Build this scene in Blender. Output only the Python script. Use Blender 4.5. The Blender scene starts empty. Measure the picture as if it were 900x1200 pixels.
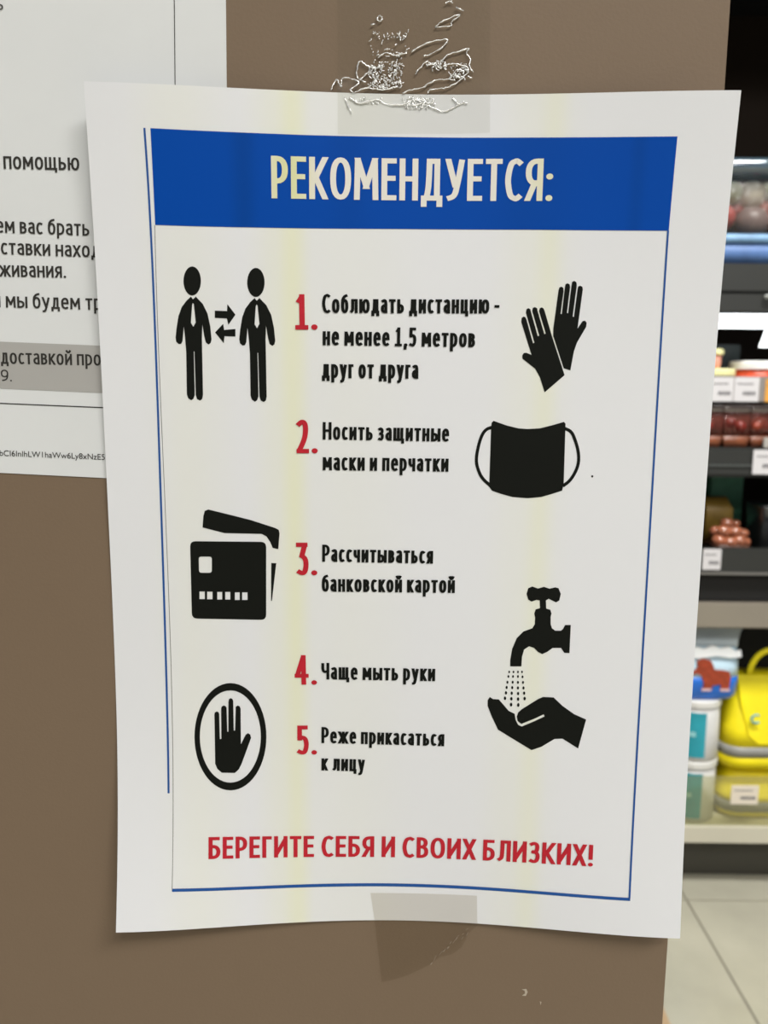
import bpy, bmesh, math, random
from mathutils import Vector, Matrix
from mathutils.geometry import tessellate_polygon

# ------------------------------------------------------------------ camera, light, exposure
scene = bpy.context.scene
COL = scene.collection
PZ = 1.396                         # height of the poster's centre above the floor (m)
PITCH, YAW, ROLL = 0.1517071545, -0.0048265324, 0.0089346682

def cam_rows():
    R = Matrix(((1, 0, 0), (0, 0, -1), (0, 1, 0)))
    cy, sy = math.cos(YAW), math.sin(YAW)
    R = R @ Matrix(((cy, -sy, 0), (sy, cy, 0), (0, 0, 1)))
    c, s = math.cos(PITCH), math.sin(PITCH)
    Rx = Matrix(((1, 0, 0), (0, c, -s), (0, s, c)))
    c, s = math.cos(ROLL), math.sin(ROLL)
    return Matrix(((c, -s, 0), (s, c, 0), (0, 0, 1))) @ Rx @ R

_r = cam_rows()
cam_data = bpy.data.cameras.new('camera')
cam = bpy.data.objects.new('camera', cam_data)
COL.objects.link(cam)
M3 = Matrix((_r[0], -_r[1], -_r[2])).transposed()
cam.matrix_world = Matrix.Translation((-0.005986, -0.290289, PZ + 0.053841)) @ M3.to_4x4()
cam_data.sensor_fit = 'VERTICAL'
cam_data.sensor_height = 36.0
cam_data.sensor_width = 27.0
cam_data.lens = 970.0 * 36.0 / 1200.0
cam_data.clip_start = 0.01
cam_data.clip_end = 50
cam_data.dof.use_dof = True
cam_data.dof.focus_distance = 0.292
cam_data.dof.aperture_fstop = 17.0
scene.camera = cam

world = bpy.data.worlds.new('world')
scene.world = world
world.use_nodes = True
bg = world.node_tree.nodes['Background']
bg.inputs[0].default_value = (0.97, 0.985, 1.0, 1)
bg.inputs[1].default_value = 0.28

def area(name, loc, target, sx, sy, power, color=(1, 0.985, 0.96)):
    d = bpy.data.lights.new(name, 'AREA')
    d.shape = 'RECTANGLE'; d.size = sx; d.size_y = sy; d.energy = power; d.color = color
    o = bpy.data.objects.new(name, d)
    o.location = loc
    o.rotation_euler = (Vector(target) - Vector(loc)).to_track_quat('-Z', 'Y').to_euler()
    COL.objects.link(o)
    return o
area('ceiling_lamp_light', (0.3, -3.6, 3.93), (0.3, -3.4, 0), 2.4, 0.5, 50)
area('ceiling_lamp_light', (1.3, -2.2, 3.93), (0.9, -1.6, 0), 2.2, 0.5, 168)
area('ceiling_lamp_light', (1.1, 0.55, 3.93), (1.1, 0.6, 0), 1.6, 0.5, 190)

scene.view_settings.view_transform = 'Standard'
scene.view_settings.look = 'None'
scene.view_settings.gamma = 1
scene.view_settings.use_curve_mapping = False
scene.view_settings.exposure = -0.50

# ------------------------------------------------------------------ materials
def lin(c):
    return tuple((x / 255 / 12.92) if x / 255 <= 0.04045 else ((x / 255 + 0.055) / 1.055) ** 2.4 for x in c) + (1,)
MATS = {}
def mat(name, rgb, rough=0.5, metal=0.0, spec=0.5, noise=0.0, nscale=30.0, bump=0.0, bscale=200.0, emit=None, estr=1.0, sss=0):
    if name in MATS: return MATS[name]
    m = bpy.data.materials.new(name); m.use_nodes = True
    nt = m.node_tree; b = nt.nodes['Principled BSDF']
    c = lin(rgb)
    b.inputs['Base Color'].default_value = c
    b.inputs['Roughness'].default_value = rough
    b.inputs['Metallic'].default_value = metal
    b.inputs['Specular IOR Level'].default_value = spec
    tc = nt.nodes.new('ShaderNodeTexCoord')
    if noise:
        n = nt.nodes.new('ShaderNodeTexNoise'); n.inputs['Scale'].default_value = nscale
        n.inputs['Detail'].default_value = 5
        nt.links.new(tc.outputs['Object'], n.inputs['Vector'])
        r = nt.nodes.new('ShaderNodeValToRGB')
        r.color_ramp.elements[0].position = 0.3; r.color_ramp.elements[1].position = 0.7
        r.color_ramp.elements[0].color = tuple(x * (1 - noise) for x in c[:3]) + (1,)
        r.color_ramp.elements[1].color = tuple(min(1, x * (1 + noise)) for x in c[:3]) + (1,)
        nt.links.new(n.outputs['Fac'], r.inputs['Fac'])
        nt.links.new(r.outputs['Color'], b.inputs['Base Color'])
    if bump:
        n = nt.nodes.new('ShaderNodeTexNoise'); n.inputs['Scale'].default_value = bscale
        nt.links.new(tc.outputs['Object'], n.inputs['Vector'])
        bp = nt.nodes.new('ShaderNodeBump'); bp.inputs['Strength'].default_value = bump
        bp.inputs['Distance'].default_value = 0.002
        nt.links.new(n.outputs['Fac'], bp.inputs['Height'])
        nt.links.new(bp.outputs['Normal'], b.inputs['Normal'])
    if emit:
        b.inputs['Emission Color'].default_value = lin(emit)
        b.inputs['Emission Strength'].default_value = estr
    MATS[name] = m
    return m

def clear(name, tint=(255, 255, 255), gloss=0.12, rough=0.05, diffuse=0.0, dcol=(255, 255, 255), bump=0.0, bscale=60.0, bdist=0.001):
    """thin clear plastic: see-through, a little haze, fresnel-like gloss"""
    if name in MATS: return MATS[name]
    m = bpy.data.materials.new(name); m.use_nodes = True
    nt = m.node_tree; nt.nodes.clear()
    out = nt.nodes.new('ShaderNodeOutputMaterial')
    tr = nt.nodes.new('ShaderNodeBsdfTransparent'); tr.inputs[0].default_value = lin(tint)
    gl = nt.nodes.new('ShaderNodeBsdfGlossy'); gl.inputs['Roughness'].default_value = rough
    df = nt.nodes.new('ShaderNodeBsdfDiffuse'); df.inputs[0].default_value = lin(dcol)
    m1 = nt.nodes.new('ShaderNodeMixShader'); m1.inputs[0].default_value = diffuse
    nt.links.new(tr.outputs[0], m1.inputs[1]); nt.links.new(df.outputs[0], m1.inputs[2])
    m2 = nt.nodes.new('ShaderNodeMixShader')
    fr = nt.nodes.new('ShaderNodeLayerWeight'); fr.inputs['Blend'].default_value = 0.5
    pw = nt.nodes.new('ShaderNodeMath'); pw.operation = 'POWER'; pw.inputs[1].default_value = 4.0
    mu = nt.nodes.new('ShaderNodeMath'); mu.operation = 'MULTIPLY_ADD'
    mu.inputs[1].default_value = 0.5; mu.inputs[2].default_value = max(0.008, gloss + 0.015)
    nt.links.new(fr.outputs['Facing'], pw.inputs[0])
    nt.links.new(pw.outputs[0], mu.inputs[0]); nt.links.new(mu.outputs[0], m2.inputs[0])
    nt.links.new(m1.outputs[0], m2.inputs[1]); nt.links.new(gl.outputs[0], m2.inputs[2])
    nt.links.new(m2.outputs[0], out.inputs[0])
    if bump:
        tc = nt.nodes.new('ShaderNodeTexCoord')
        n = nt.nodes.new('ShaderNodeTexNoise'); n.inputs['Scale'].default_value = bscale; n.inputs['Detail'].default_value = 3
        bp = nt.nodes.new('ShaderNodeBump'); bp.inputs['Strength'].default_value = bump; bp.inputs['Distance'].default_value = bdist
        nt.links.new(tc.outputs['Object'], n.inputs['Vector']); nt.links.new(n.outputs['Fac'], bp.inputs['Height'])
        nt.links.new(bp.outputs['Normal'], gl.inputs['Normal'])
    MATS[name] = m
    return m

def streaked(name, rgb, streak_rgb, streaks, rough, fine=0.03):
    """flat print or paper with soft vertical toner streaks (x in metres, width, amount)"""
    m = bpy.data.materials.new(name); m.use_nodes = True
    nt = m.node_tree; b = nt.nodes['Principled BSDF']
    b.inputs['Roughness'].default_value = rough
    b.inputs['Specular IOR Level'].default_value = 0.1
    tc = nt.nodes.new('ShaderNodeTexCoord'); sp = nt.nodes.new('ShaderNodeSeparateXYZ')
    nt.links.new(tc.outputs['Object'], sp.inputs[0])
    mp = nt.nodes.new('ShaderNodeMapping'); mp.inputs['Scale'].default_value = (1, 1, 0.12)
    nt.links.new(tc.outputs['Object'], mp.inputs[0])
    nz = nt.nodes.new('ShaderNodeTexNoise'); nz.inputs['Scale'].default_value = 60; nz.inputs['Detail'].default_value = 4
    nt.links.new(mp.outputs[0], nz.inputs['Vector'])
    total = None
    for x, w, a in streaks:
        s1 = nt.nodes.new('ShaderNodeMath'); s1.operation = 'SUBTRACT'; s1.inputs[1].default_value = x
        nt.links.new(sp.outputs['X'], s1.inputs[0])
        s2 = nt.nodes.new('ShaderNodeMath'); s2.operation = 'ABSOLUTE'; nt.links.new(s1.outputs[0], s2.inputs[0])
        mr = nt.nodes.new('ShaderNodeMapRange'); mr.interpolation_type = 'SMOOTHSTEP'
        mr.inputs['From Min'].default_value = 0; mr.inputs['From Max'].default_value = w
        mr.inputs['To Min'].default_value = a; mr.inputs['To Max'].default_value = 0
        nt.links.new(s2.outputs[0], mr.inputs['Value'])
        if total is None: total = mr.outputs[0]
        else:
            ad = nt.nodes.new('ShaderNodeMath'); ad.operation = 'ADD'
            nt.links.new(total, ad.inputs[0]); nt.links.new(mr.outputs[0], ad.inputs[1]); total = ad.outputs[0]
    mu = nt.nodes.new('ShaderNodeMath'); mu.operation = 'MULTIPLY'
    nm = nt.nodes.new('ShaderNodeMapRange'); nm.inputs['To Min'].default_value = 0.55; nm.inputs['To Max'].default_value = 1.3
    nt.links.new(nz.outputs['Fac'], nm.inputs['Value'])
    nt.links.new(total, mu.inputs[0]); nt.links.new(nm.outputs[0], mu.inputs[1])
    mx = nt.nodes.new('ShaderNodeMix'); mx.data_type = 'RGBA'
    mx.inputs[6].default_value = lin(rgb); mx.inputs[7].default_value = lin(streak_rgb)
    nt.links.new(mu.outputs[0], mx.inputs[0])
    nt.links.new(mx.outputs[2], b.inputs['Base Color'])
    return m

ink = mat('black_ink', (20, 22, 18), 0.7, spec=0.12)
red_ink = mat('red_ink', (196, 32, 48), 0.55, spec=0.3, noise=0.08, nscale=300)
blue_ink = streaked('blue_ink', (0, 74, 172), (0, 66, 150), [(-0.055, .006, .8), (0.075, .004, .5), (0.04, .02, .3), (-0.02, .01, .3)], 0.5)
line_ink = mat('blue_line_ink', (28, 84, 158), 0.55, spec=0.3)
white_ink = streaked('knocked_out_paper', (238, 234, 224), (226, 228, 160), [(-0.040, .012, .8), (0.047, .012, .5)], 0.6)
grey_ink = mat('grey_line_ink', (120, 118, 112), 0.6)
text_ink = mat('dark_grey_ink', (52, 50, 46), 0.6, spec=0.3)
band_ink = mat('grey_band_ink', (178, 176, 172), 0.6, spec=0.3)
INKS = {'white_ink': white_ink, 'red_ink': red_ink, 'black_ink': ink}
paper = streaked('poster_paper', (237, 238, 241), (239, 240, 202),
                 [(-0.0385, .0065, .42), (-0.043, .014, .3), (0.0475, .007, .28), (0.043, .018, .22), (-0.02, .03, .14), (-0.075, .02, .2)], 0.5)
paper2 = mat('notice_paper', (229, 231, 231), 0.6, spec=0.3, noise=0.012, nscale=40)

# ------------------------------------------------------------------ mesh helpers
class MB:
    def __init__(s): s.v = []; s.f = []
    def add(s, vs, fs):
        o = len(s.v); s.v += [tuple(v) for v in vs]; s.f += [tuple(i + o for i in f) for f in fs]; return s
    def box(s, x0, x1, y0, y1, z0, z1):
        vs = [(x, y, z) for z in (z0, z1) for y in (y0, y1) for x in (x0, x1)]
        return s.add(vs, [(0, 2, 3, 1), (4, 5, 7, 6), (0, 1, 5, 4), (2, 6, 7, 3), (0, 4, 6, 2), (1, 3, 7, 5)])
    def loft(s, rings, cap=True, closed=True):
        n = len(rings[0]); vs = [p for r in rings for p in r]; fs = []
        for k in range(len(rings) - 1):
            for i in range(n if closed else n - 1):
                a = k * n + i; b = k * n + (i + 1) % n
                fs.append((a, b, b + n, a + n))
        if cap:
            fs.append(tuple(range(n))[::-1]); fs.append(tuple((len(rings) - 1) * n + i for i in range(n)))
        return s.add(vs, fs)
    def prism(s, outline, y0, y1):       # outline in x,z
        n = len(outline)
        vs = [(x, y0, z) for x, z in outline] + [(x, y1, z) for x, z in outline]
        tri = tessellate_polygon([[Vector((x, z, 0)) for x, z in outline]])
        fs = [tuple(t) for t in tri] + [tuple(i + n for i in t)[::-1] for t in tri]
        fs += [(i, (i + 1) % n, (i + 1) % n + n, i + n) for i in range(n)]
        return s.add(vs, fs)
    def tube(s, pts, r, n=6, flat=1.0):
        pts = [Vector(p) for p in pts]; rings = []
        for i, p in enumerate(pts):
            t = (pts[min(i + 1, len(pts) - 1)] - pts[max(i - 1, 0)]).normalized()
            up = Vector((0, 1, 0)) if abs(t.y) < .9 else Vector((1, 0, 0))
            a = t.cross(up).normalized(); b = t.cross(a).normalized()
            rr = r[i] if isinstance(r, (list, tuple)) else r
            rings.append([tuple(p + (a * math.cos(w) + b * math.sin(w) * flat) * rr) for w in [2 * math.pi * k / n for k in range(n)]])
        return s.loft(rings)
    def build(s, name, m, parent=None, smooth=False, bevel=0, jitter=None):
        me = bpy.data.meshes.new(name)
        me.from_pydata(s.v, [], s.f)
        bm = bmesh.new(); bm.from_mesh(me)
        bmesh.ops.recalc_face_normals(bm, faces=bm.faces)
        if bevel:
            bmesh.ops.bevel(bm, geom=bm.edges[:], offset=bevel, segments=2, affect='EDGES', clamp_overlap=True)
        bm.to_mesh(me); bm.free()
        if smooth:
            for p in me.polygons: p.use_smooth = True
        me.materials.append(m)
        o = bpy.data.objects.new(name, me); COL.objects.link(o)
        if parent: o.parent = parent
        return o

def rring(cx, cy, z, hx, hy, r=0.3, n=6, wob=0.0, rnd=None):
    """rounded rectangle ring at height z (superellipse-like corners)"""
    out = []
    rx = r * min(hx, hy)
    for qx, qy, a0 in ((1, 1, 0), (-1, 1, 90), (-1, -1, 180), (1, -1, 270)):
        for k in range(n + 1):
            a = math.radians(a0 + 90 * k / n)
            w = 1 + (rnd.uniform(-wob, wob) if rnd else 0)
            out.append((cx + (qx * (hx - rx) + rx * math.cos(a)) * w, cy + (qy * (hy - rx) + rx * math.sin(a)) * w, z))
    return out
def cring(cx, cy, z, r, n=28):
    return [(cx + r * math.cos(2 * math.pi * k / n), cy + r * math.sin(2 * math.pi * k / n), z) for k in range(n)]

def tag(o, label=None, cat=None, group=None, kind=None):
    if label: o['label'] = label
    if cat: o['category'] = cat
    if group: o['group'] = group
    if kind: o['kind'] = kind
    return o
def thing(name, label, cat, loc=(0, 0, 0), group=None):
    o = bpy.data.objects.new(name, None); o.empty_display_size = 0.05
    o.location = loc; COL.objects.link(o)
    return tag(o, label, cat, group)
def copy_tree(o, loc, label, parent=None):
    c = o.copy(); COL.objects.link(c); c.parent = parent
    if parent is None: c.location = loc; c['label'] = label
    for ch in list(o.children):
        copy_tree(ch, None, None, c)
    return c

# ------------------------------------------------------------------ page surface (the poster's bent sheet)
HW, HH = 0.105, 0.1485
PHI = -0.0039993566
CO = [3.3425, -0.1516, 2.0932, -0.2248, 0.3107, 0.0063, -0.0848, 0.243, -0.5465, -0.8324, 0.6097, -0.1039, -0.0297, 0.0238, 2.0757, -0.0552, 1.9881, -0.2203, 0.1853, 0.0177, -0.0735, -0.1181, 0.0525, 0.0681, 0.036, 0.0138, -0.0075, -0.0037, -0.3761, 0.0627, -0.4198, -0.0057, -0.0795, 0.0041, 0.026]
def bulge(u, v):
    s, t = max(-1, min(1, u / HW)), max(-1, min(1, v / HH))
    S = [1, s]; T = [1, t]
    for _ in range(3): S.append(2 * s * S[-1] - S[-2])
    for _ in range(5): T.append(2 * t * T[-1] - T[-2])
    return sum(CO[i * 7 + j] * S[i] * T[j] for i in range(5) for j in range(7)) / 1000
def on_page(u, v, lift=0.0):
    c, s = math.cos(PHI), math.sin(PHI)
    return (c * u - s * v, -bulge(u, v) - lift, s * u + c * v)
def on_tape(u, v, lift=0.0):
    over = max(0.0, abs(v) - HH)
    d = bulge(u, v)
    k = min(1.0, over / 0.005); k = k * k * (3 - 2 * k)
    c, s = math.cos(PHI), math.sin(PHI)
    return (c * u - s * v, -(d * (1 - k) + 0.0004 * k) - 0.0003 - lift, s * u + c * v)
def on_panel(x, z, lift=0.0):
    return (x, -0.00030 - lift * .4, z)

def flat_bm(polys):
    """polys: list of [outer, hole...] in metres -> bmesh in the XY plane"""
    bm = bmesh.new()
    for rings in polys:
        vs = [[Vector((x, y, 0)) for x, y in r] for r in rings]
        flat = [bm.verts.new(p) for r in vs for p in r]
        for t in tessellate_polygon(vs):
            if len(set(t)) == 3:
                try: bm.faces.new([flat[i] for i in t])
                except ValueError: pass
    return bm
def cut(bm, step):
    xs = [v.co.x for v in bm.verts]; ys = [v.co.y for v in bm.verts]
    if not xs: return
    for k in range(math.ceil(min(xs) / step), math.ceil(max(xs) / step)):
        bmesh.ops.bisect_plane(bm, geom=bm.verts[:] + bm.edges[:] + bm.faces[:], plane_co=(k * step, 0, 0), plane_no=(1, 0, 0))
    for k in range(math.ceil(min(ys) / step), math.ceil(max(ys) / step)):
        bmesh.ops.bisect_plane(bm, geom=bm.verts[:] + bm.edges[:] + bm.faces[:], plane_co=(0, k * step, 0), plane_no=(0, 1, 0))
def sharpen(bm):
    bm.normal_update()
    for e in bm.edges:
        if len(e.link_faces) == 2 and e.calc_face_angle(0) > .7: e.smooth = False
def wrap(name, bm, m, parent, fn, lift, step=0.006, smooth=True):
    if step: cut(bm, step)
    for v in bm.verts: v.co = fn(v.co.x, v.co.y, lift + v.co.z)
    for f in bm.faces:
        f.normal_update()
        if f.normal.y > 0: f.normal_flip()
        f.smooth = smooth
    me = bpy.data.meshes.new(name); bm.to_mesh(me); bm.free()
    me.materials.append(m)
    o = bpy.data.objects.new(name, me); COL.objects.link(o); o.parent = parent
    return o
mm = lambda r: [(x / 1000, y / 1000) for x, y in r]

# ------------------------------------------------------------------ a narrow humanist alphabet drawn as strokes
# box of each letter is 0..1 wide and 0..1 tall (1 = cap height, or x-height for small letters)
# P = straight pen path, S = smooth path, B = bowl from one side, O = ring, D = dot
G = {
'Р': (.46, 'P 0,0 0,1|B 0,.40 1,1'), 'Е': (.42, 'P 1,0 0,0 0,1 1,1|P 0,.53 .9,.53'),
'К': (.50, 'P 0,0 0,1|P 1,1 .3,.52 1,0|P 0,.52 .3,.52'), 'О': (.58, 'O 0,0 1,1'),
'М': (.68, 'P 0,0 .04,1|P 1,0 .96,1|P .06,1 .5,.3|P .94,1 .5,.3'), 'Н': (.52, 'P 0,0 0,1|P 1,0 1,1|P 0,.52 1,.52'),
'Д': (.60, 'P 0,-.17 0,0 1,0 1,-.17|P .83,0 .83,1 .34,1|S .34,1 .32,.6 .27,.25 .16,0'),
'У': (.52, 'P 0,1 .5,.36|S 1,1 .7,.4 .45,.08 .05,.01'), 'Т': (.46, 'P 0,1 1,1|P .5,0 .5,1'),
'С': (.48, 'S 1,.95 .8,1 .6,1 .22,.9 0,.5 .22,.1 .6,0 .8,0 1,.05'), 'Я': (.48, 'P 1,0 1,1|B 1,.40 0,1|P .55,.42 .02,0'),
'Б': (.47, 'P .92,1 0,1 0,0|B 0,0 1,.58'), 'Г': (.38, 'P 1,1 0,1 0,0'), 'И': (.54, 'P 0,1 0,0|P 1,1 1,0|N 0,.06 1,.94'),
'В': (.47, 'P 0,0 0,1|B 0,.54 .9,1|B 0,0 1,.54'), 'Л': (.54, 'P 1,0 1,1 .34,1|S .34,1 .33,.5 .25,.12 .0,.02'),
'З': (.43, 'S .02,.94 .4,1 .82,.93 .9,.76 .75,.58 .3,.53|S .3,.53 .82,.47 1,.27 .82,.06 .4,0 0,.05'),
'Х': (.5, 'P 0,0 1,1|P 0,1 1,0'), 'Ч': (.48, 'P 1,0 1,1|S 0,1 0,.68 .15,.5 .5,.45 1,.52'),
'Ы': (.7, 'P 0,0 0,1'),
'!': (.13, 'P .5,.36 .5,1|D .5,0'), ':': (.13, 'D .5,0|D .5,.58'), '.': (.13, 'D .5,0'), ',': (.15, 'D .6,0|P .6,0 .2,-.2'), '-': (.28, 'P 0,.36 1,.36'),
'1': (.40, 'P .55,0 .55,1|N .58,1 .05,.80|P 0,0 1,0'), '2': (.42, 'S .02,.92 .4,1 .8,.95 .92,.74 .7,.4 .02,.02|P 0,0 1,0'),
'3': (.42, 'P 0,1 .9,1|N .88,1 .40,.58|S .42,.6 .84,.52 1,.3 .82,.06 .4,0 0,.05'), '4': (.48, 'P .72,0 .72,1|N .70,1 .02,.27|P 0,.27 1,.27'),
'5': (.42, 'P .9,1 .12,1 .1,.56|S .1,.56 .5,.6 .88,.52 1,.3 .8,.06 .4,0 0,.05'),
'9': (.42, 'O 0,.38 1,1|S 1,.7 .95,.35 .7,.1 .15,0'),
}
XH = 0.745
g = {
'а': (.38, 'S .08,.93 .5,1 .88,.92 .97,.66|P .97,.66 1,0|B 1,0 0,.57'), 'б': (.42, 'O 0,0 1,1|S .92,1.40 .5,1.34 .14,1.12 0,.8 0,.5'),
'в': (.38, 'P 0,0 0,1|B 0,.54 .9,1|B 0,0 1,.54'), 'г': (.30, 'P 1,1 0,1 0,0'),
'д': (.46, 'P 0,-.25 0,0 1,0 1,-.25|P .83,0 .83,1 .36,1|S .36,1 .34,.6 .28,.25 .18,0'),
'е': (.41, 'P 0,.52 1,.52|S 1,.52 .92,.86 .52,1 .1,.84 0,.5 .12,.14 .55,0 .94,.07'),
'ж': (.62, 'P .5,0 .5,1|P 0,1 .36,.52 0,0|P 1,1 .64,.52 1,0|P .36,.52 .64,.52'),
'з': (.36, 'S .02,.93 .4,1 .82,.92 .9,.75 .7,.56 .3,.53|S .3,.53 .82,.47 1,.27 .82,.06 .4,0 0,.05'),
'и': (.42, 'P 0,1 0,0|P 1,1 1,0|N 0,.1 1,.9'), 'й': (.42, 'P 0,1 0,0|P 1,1 1,0|N 0,.1 1,.9|S .15,1.42 .35,1.27 .65,1.27 .85,1.42'),
'к': (.39, 'P 0,0 0,1|P 1,1 .3,.52 1,0|P 0,.52 .3,.52'), 'л': (.45, 'P 1,0 1,1 .26,1|S .26,1 .26,.5 .2,.14 -.04,.03'),
'м': (.54, 'P 0,0 .03,1|P 1,0 .97,1|P .06,1 .5,.28|P .94,1 .5,.28'), 'н': (.42, 'P 0,0 0,1|P 1,0 1,1|P 0,.52 1,.52'), 'о': (.43, 'O 0,0 1,1'),
'п': (.42, 'P 0,0 0,1 1,1 1,0'), 'р': (.42, 'P 0,-.38 0,1|B 0,0 1,1'),
'с': (.36, 'S 1,.94 .6,1 .22,.9 0,.5 .22,.1 .6,0 1,.06'), 'т': (.38, 'P 0,1 1,1|P .5,0 .5,1'),
'у': (.42, 'P 0,1 .52,.08|S 1,1 .62,.15 .42,-.22 .22,-.36 .0,-.37'), 'х': (.4, 'P 0,0 1,1|P 0,1 1,0'),
'ц': (.44, 'P 0,1 0,0 1,0 1,-.25|P .84,1 .84,0'), 'ч': (.40, 'P 1,0 1,1|S 0,1 0,.68 .15,.48 .5,.42 1,.5'),
'щ': (.64, 'P 0,1 0,0 1,0 1,-.25|P .44,1 .44,0|P .88,1 .88,0'), 'ы': (.56, 'P 0,0 0,1|B 0,0 .64,.58|P 1,0 1,1'),
'ь': (.39, 'P 0,0 0,1|B 0,0 1,.58'), 'ю': (.60, 'P 0,0 0,1|P 0,.5 .36,.5|O .36,0 1,1'),
'я': (.39, 'P 1,0 1,1|B 1,.42 0,1|P .5,.44 .02,0'),
}
def smooth_path(p):
    out = []
    for i in range(len(p) - 1):
        a, b, c, d = p[max(i - 1, 0)], p[i], p[i + 1], p[min(i + 2, len(p) - 1)]
        for k in range(5):
            t = k / 5
            out.append(tuple(0.5 * (2 * b[j] + (c[j] - a[j]) * t + (2 * a[j] - 5 * b[j] + 4 * c[j] - d[j]) * t * t + (3 * b[j] - a[j] - 3 * c[j] + d[j]) * t ** 3) for j in (0, 1)))
    return out + [p[-1]]
PENZ = [0]
def pen(bm, pts, w, closed=False, caps=True, ext=True):
    """a stroke of width w with mitred corners; steep ends are cut level, shallow ends are cut upright"""
    h = w / 2; n = len(pts); V = [Vector(p) for p in pts]
    if caps and ext and not closed:
        for a, b in ((0, 1), (-1, -2)):
            d = V[a] - V[b]
            if abs(d.y) >= abs(d.x) * 0.7: V[a] = V[a] + d * (h / max(abs(d.y), 1e-9)) * 1.0
            else: V[a] = V[a] + d * (h / max(abs(d.x), 1e-9))
    L, R = [], []
    for i in range(n):
        p = V[i]
        a = V[i - 1] if (i or closed) else None
        b = V[(i + 1) % n] if (i < n - 1 or closed) else None
        d0 = (p - a).normalized() if a is not None else (b - p).normalized()
        d1 = (b - p).normalized() if b is not None else d0
        n0 = Vector((-d0.y, d0.x)); n1 = Vector((-d1.y, d1.x))
        if a is None or b is None:
            if not caps: o = n0 * h
            elif abs(d0.y) >= abs(d0.x) * 0.7: o = Vector((-h / d0.y, 0))
            else: o = Vector((0, h / d0.x))
        else:
            m = n0 + n1
            m = m.normalized() if m.length > 1e-6 else n0
            o = m * min(h / max(m.dot(n1), 0.3), 2.2 * h)
        L.append(p + o); R.append(p - o)
    PENZ[0] = (PENZ[0] + 1) % 5; zz = PENZ[0] * 8e-6
    lv = [bm.verts.new((q.x, q.y, zz)) for q in L]; rv = [bm.verts.new((q.x, q.y, zz)) for q in R]
    for i in range(n if closed else n - 1):
        j = (i + 1) % n
        bm.faces.new((lv[i], lv[j], rv[j], rv[i]))
def letter(bm, ch, x, sx, w):
    """draw ch with its left edge at x (cap units); returns the advance"""
    if ch in g: W, src = g[ch]; H = XH
    else: W, src = G[ch]; H = 1.0
    W = W * sx
    if ch in '.:!,': W = max(W, w * 1.2)
    mx = lambda u: x + w / 2 + u * max(W - w, 0)
    my = lambda v: w / 2 + v * (H - w)
    for st in src.split('|'):
        k, *co = st.split(); p = [tuple(float(c) for c in q.split(',')) for q in co]
        if k == 'D':
            c = (x + W * p[0][0], w * .56 + p[0][1] * (H - w)); r = w * .60
            vs = [bm.verts.new((c[0] + r * math.cos(a), c[1] + r * math.sin(a), 0)) for a in [math.pi / 7 * q for q in range(14)]]
            bm.faces.new(vs)
        elif k == 'O':
            (x0, y0), (x1, y1) = [(mx(a), my(b)) for a, b in p]
            cx, cy, rx, ry = (x0 + x1) / 2, (y0 + y1) / 2, (x1 - x0) / 2, (y1 - y0) / 2
            pts = []
            for q in range(28):
                a = 2 * math.pi * q / 28; c, s = math.cos(a), math.sin(a)
                pts.append((cx + rx * math.copysign(abs(c) ** .86, c), cy + ry * math.copysign(abs(s) ** .86, s)))
            pen(bm, pts, w, closed=True)
        elif k == 'B':
            (x0, y0), (x1, y1) = [(mx(a), my(b)) for a, b in p]
            r = (y1 - y0) / 2; rx = min(abs(x1 - x0) * .75, r * 1.1) * (1 if x1 > x0 else -1)
            pts = [(x0, y1)]
            for q in range(13):
                a = math.pi / 2 - math.pi * q / 12; c, s = math.cos(a), math.sin(a)
                pts.append((x1 - rx + rx * abs(c) ** .85, (y0 + y1) / 2 + r * math.copysign(abs(s) ** .85, s)))
            pts.append((x0, y0))
            pen(bm, pts, w, caps=False)
        else:
            q = [(mx(a), my(b)) for a, b in p]
            if k == 'S':
                for e0, e1 in ((0, 1), (-1, -2)):
                    dv = Vector(q[e0]) - Vector(q[e1]); q[e0] = tuple(Vector(q[e0]) + dv.normalized() * w * .35)
            pen(bm, smooth_path(q) if k == 'S' else q, w, ext=(k == 'P'), caps=(k == 'P'))
    return W
def line_width(text, sx, w, gap):
    t = 0
    for i, ch in enumerate(text):
        if ch == ' ': t += .21 * sx; continue
        W = (g[ch][0] if ch in g else G[ch][0]) * sx
        if ch in '.:!,': W = max(W, w * 1.2)
        t += W + (gap if i < len(text) - 1 else 0)
    return t
def lettering(name, text, A, B, cap, w, m, parent, fn, lift, label=None, step=0.006):
    A, B = Vector(mm([A])[0]), Vector(mm([B])[0]); cap /= 1000
    contrast = 1.20 if w < .16 else 1.25         # upright stems are heavier than the cross strokes
    w = w / contrast; target = (B - A).length / cap / contrast
    lo, hi = .3, 3.0
    for _ in range(40):
        sx = (lo + hi) / 2; gap = .092 * sx * (.5 + w / .3)
        if line_width(text, sx, w, gap) < target: lo = sx
        else: hi = sx
    bm = bmesh.new(); x = 0
    for ch in text:
        if ch == ' ': x += .21 * sx; continue
        x += letter(bm, ch, x, sx, w) + gap
    d = (B - A).normalized(); n = Vector((-d.y, d.x))
    for v in bm.verts:
        q = A + d * v.co.x * cap * contrast + n * v.co.y * cap
        v.co = (q.x, q.y, v.co.z)
    o = wrap(name, bm, m, parent, fn, lift, step)
    if label: o['label'] = label
    return o

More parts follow.
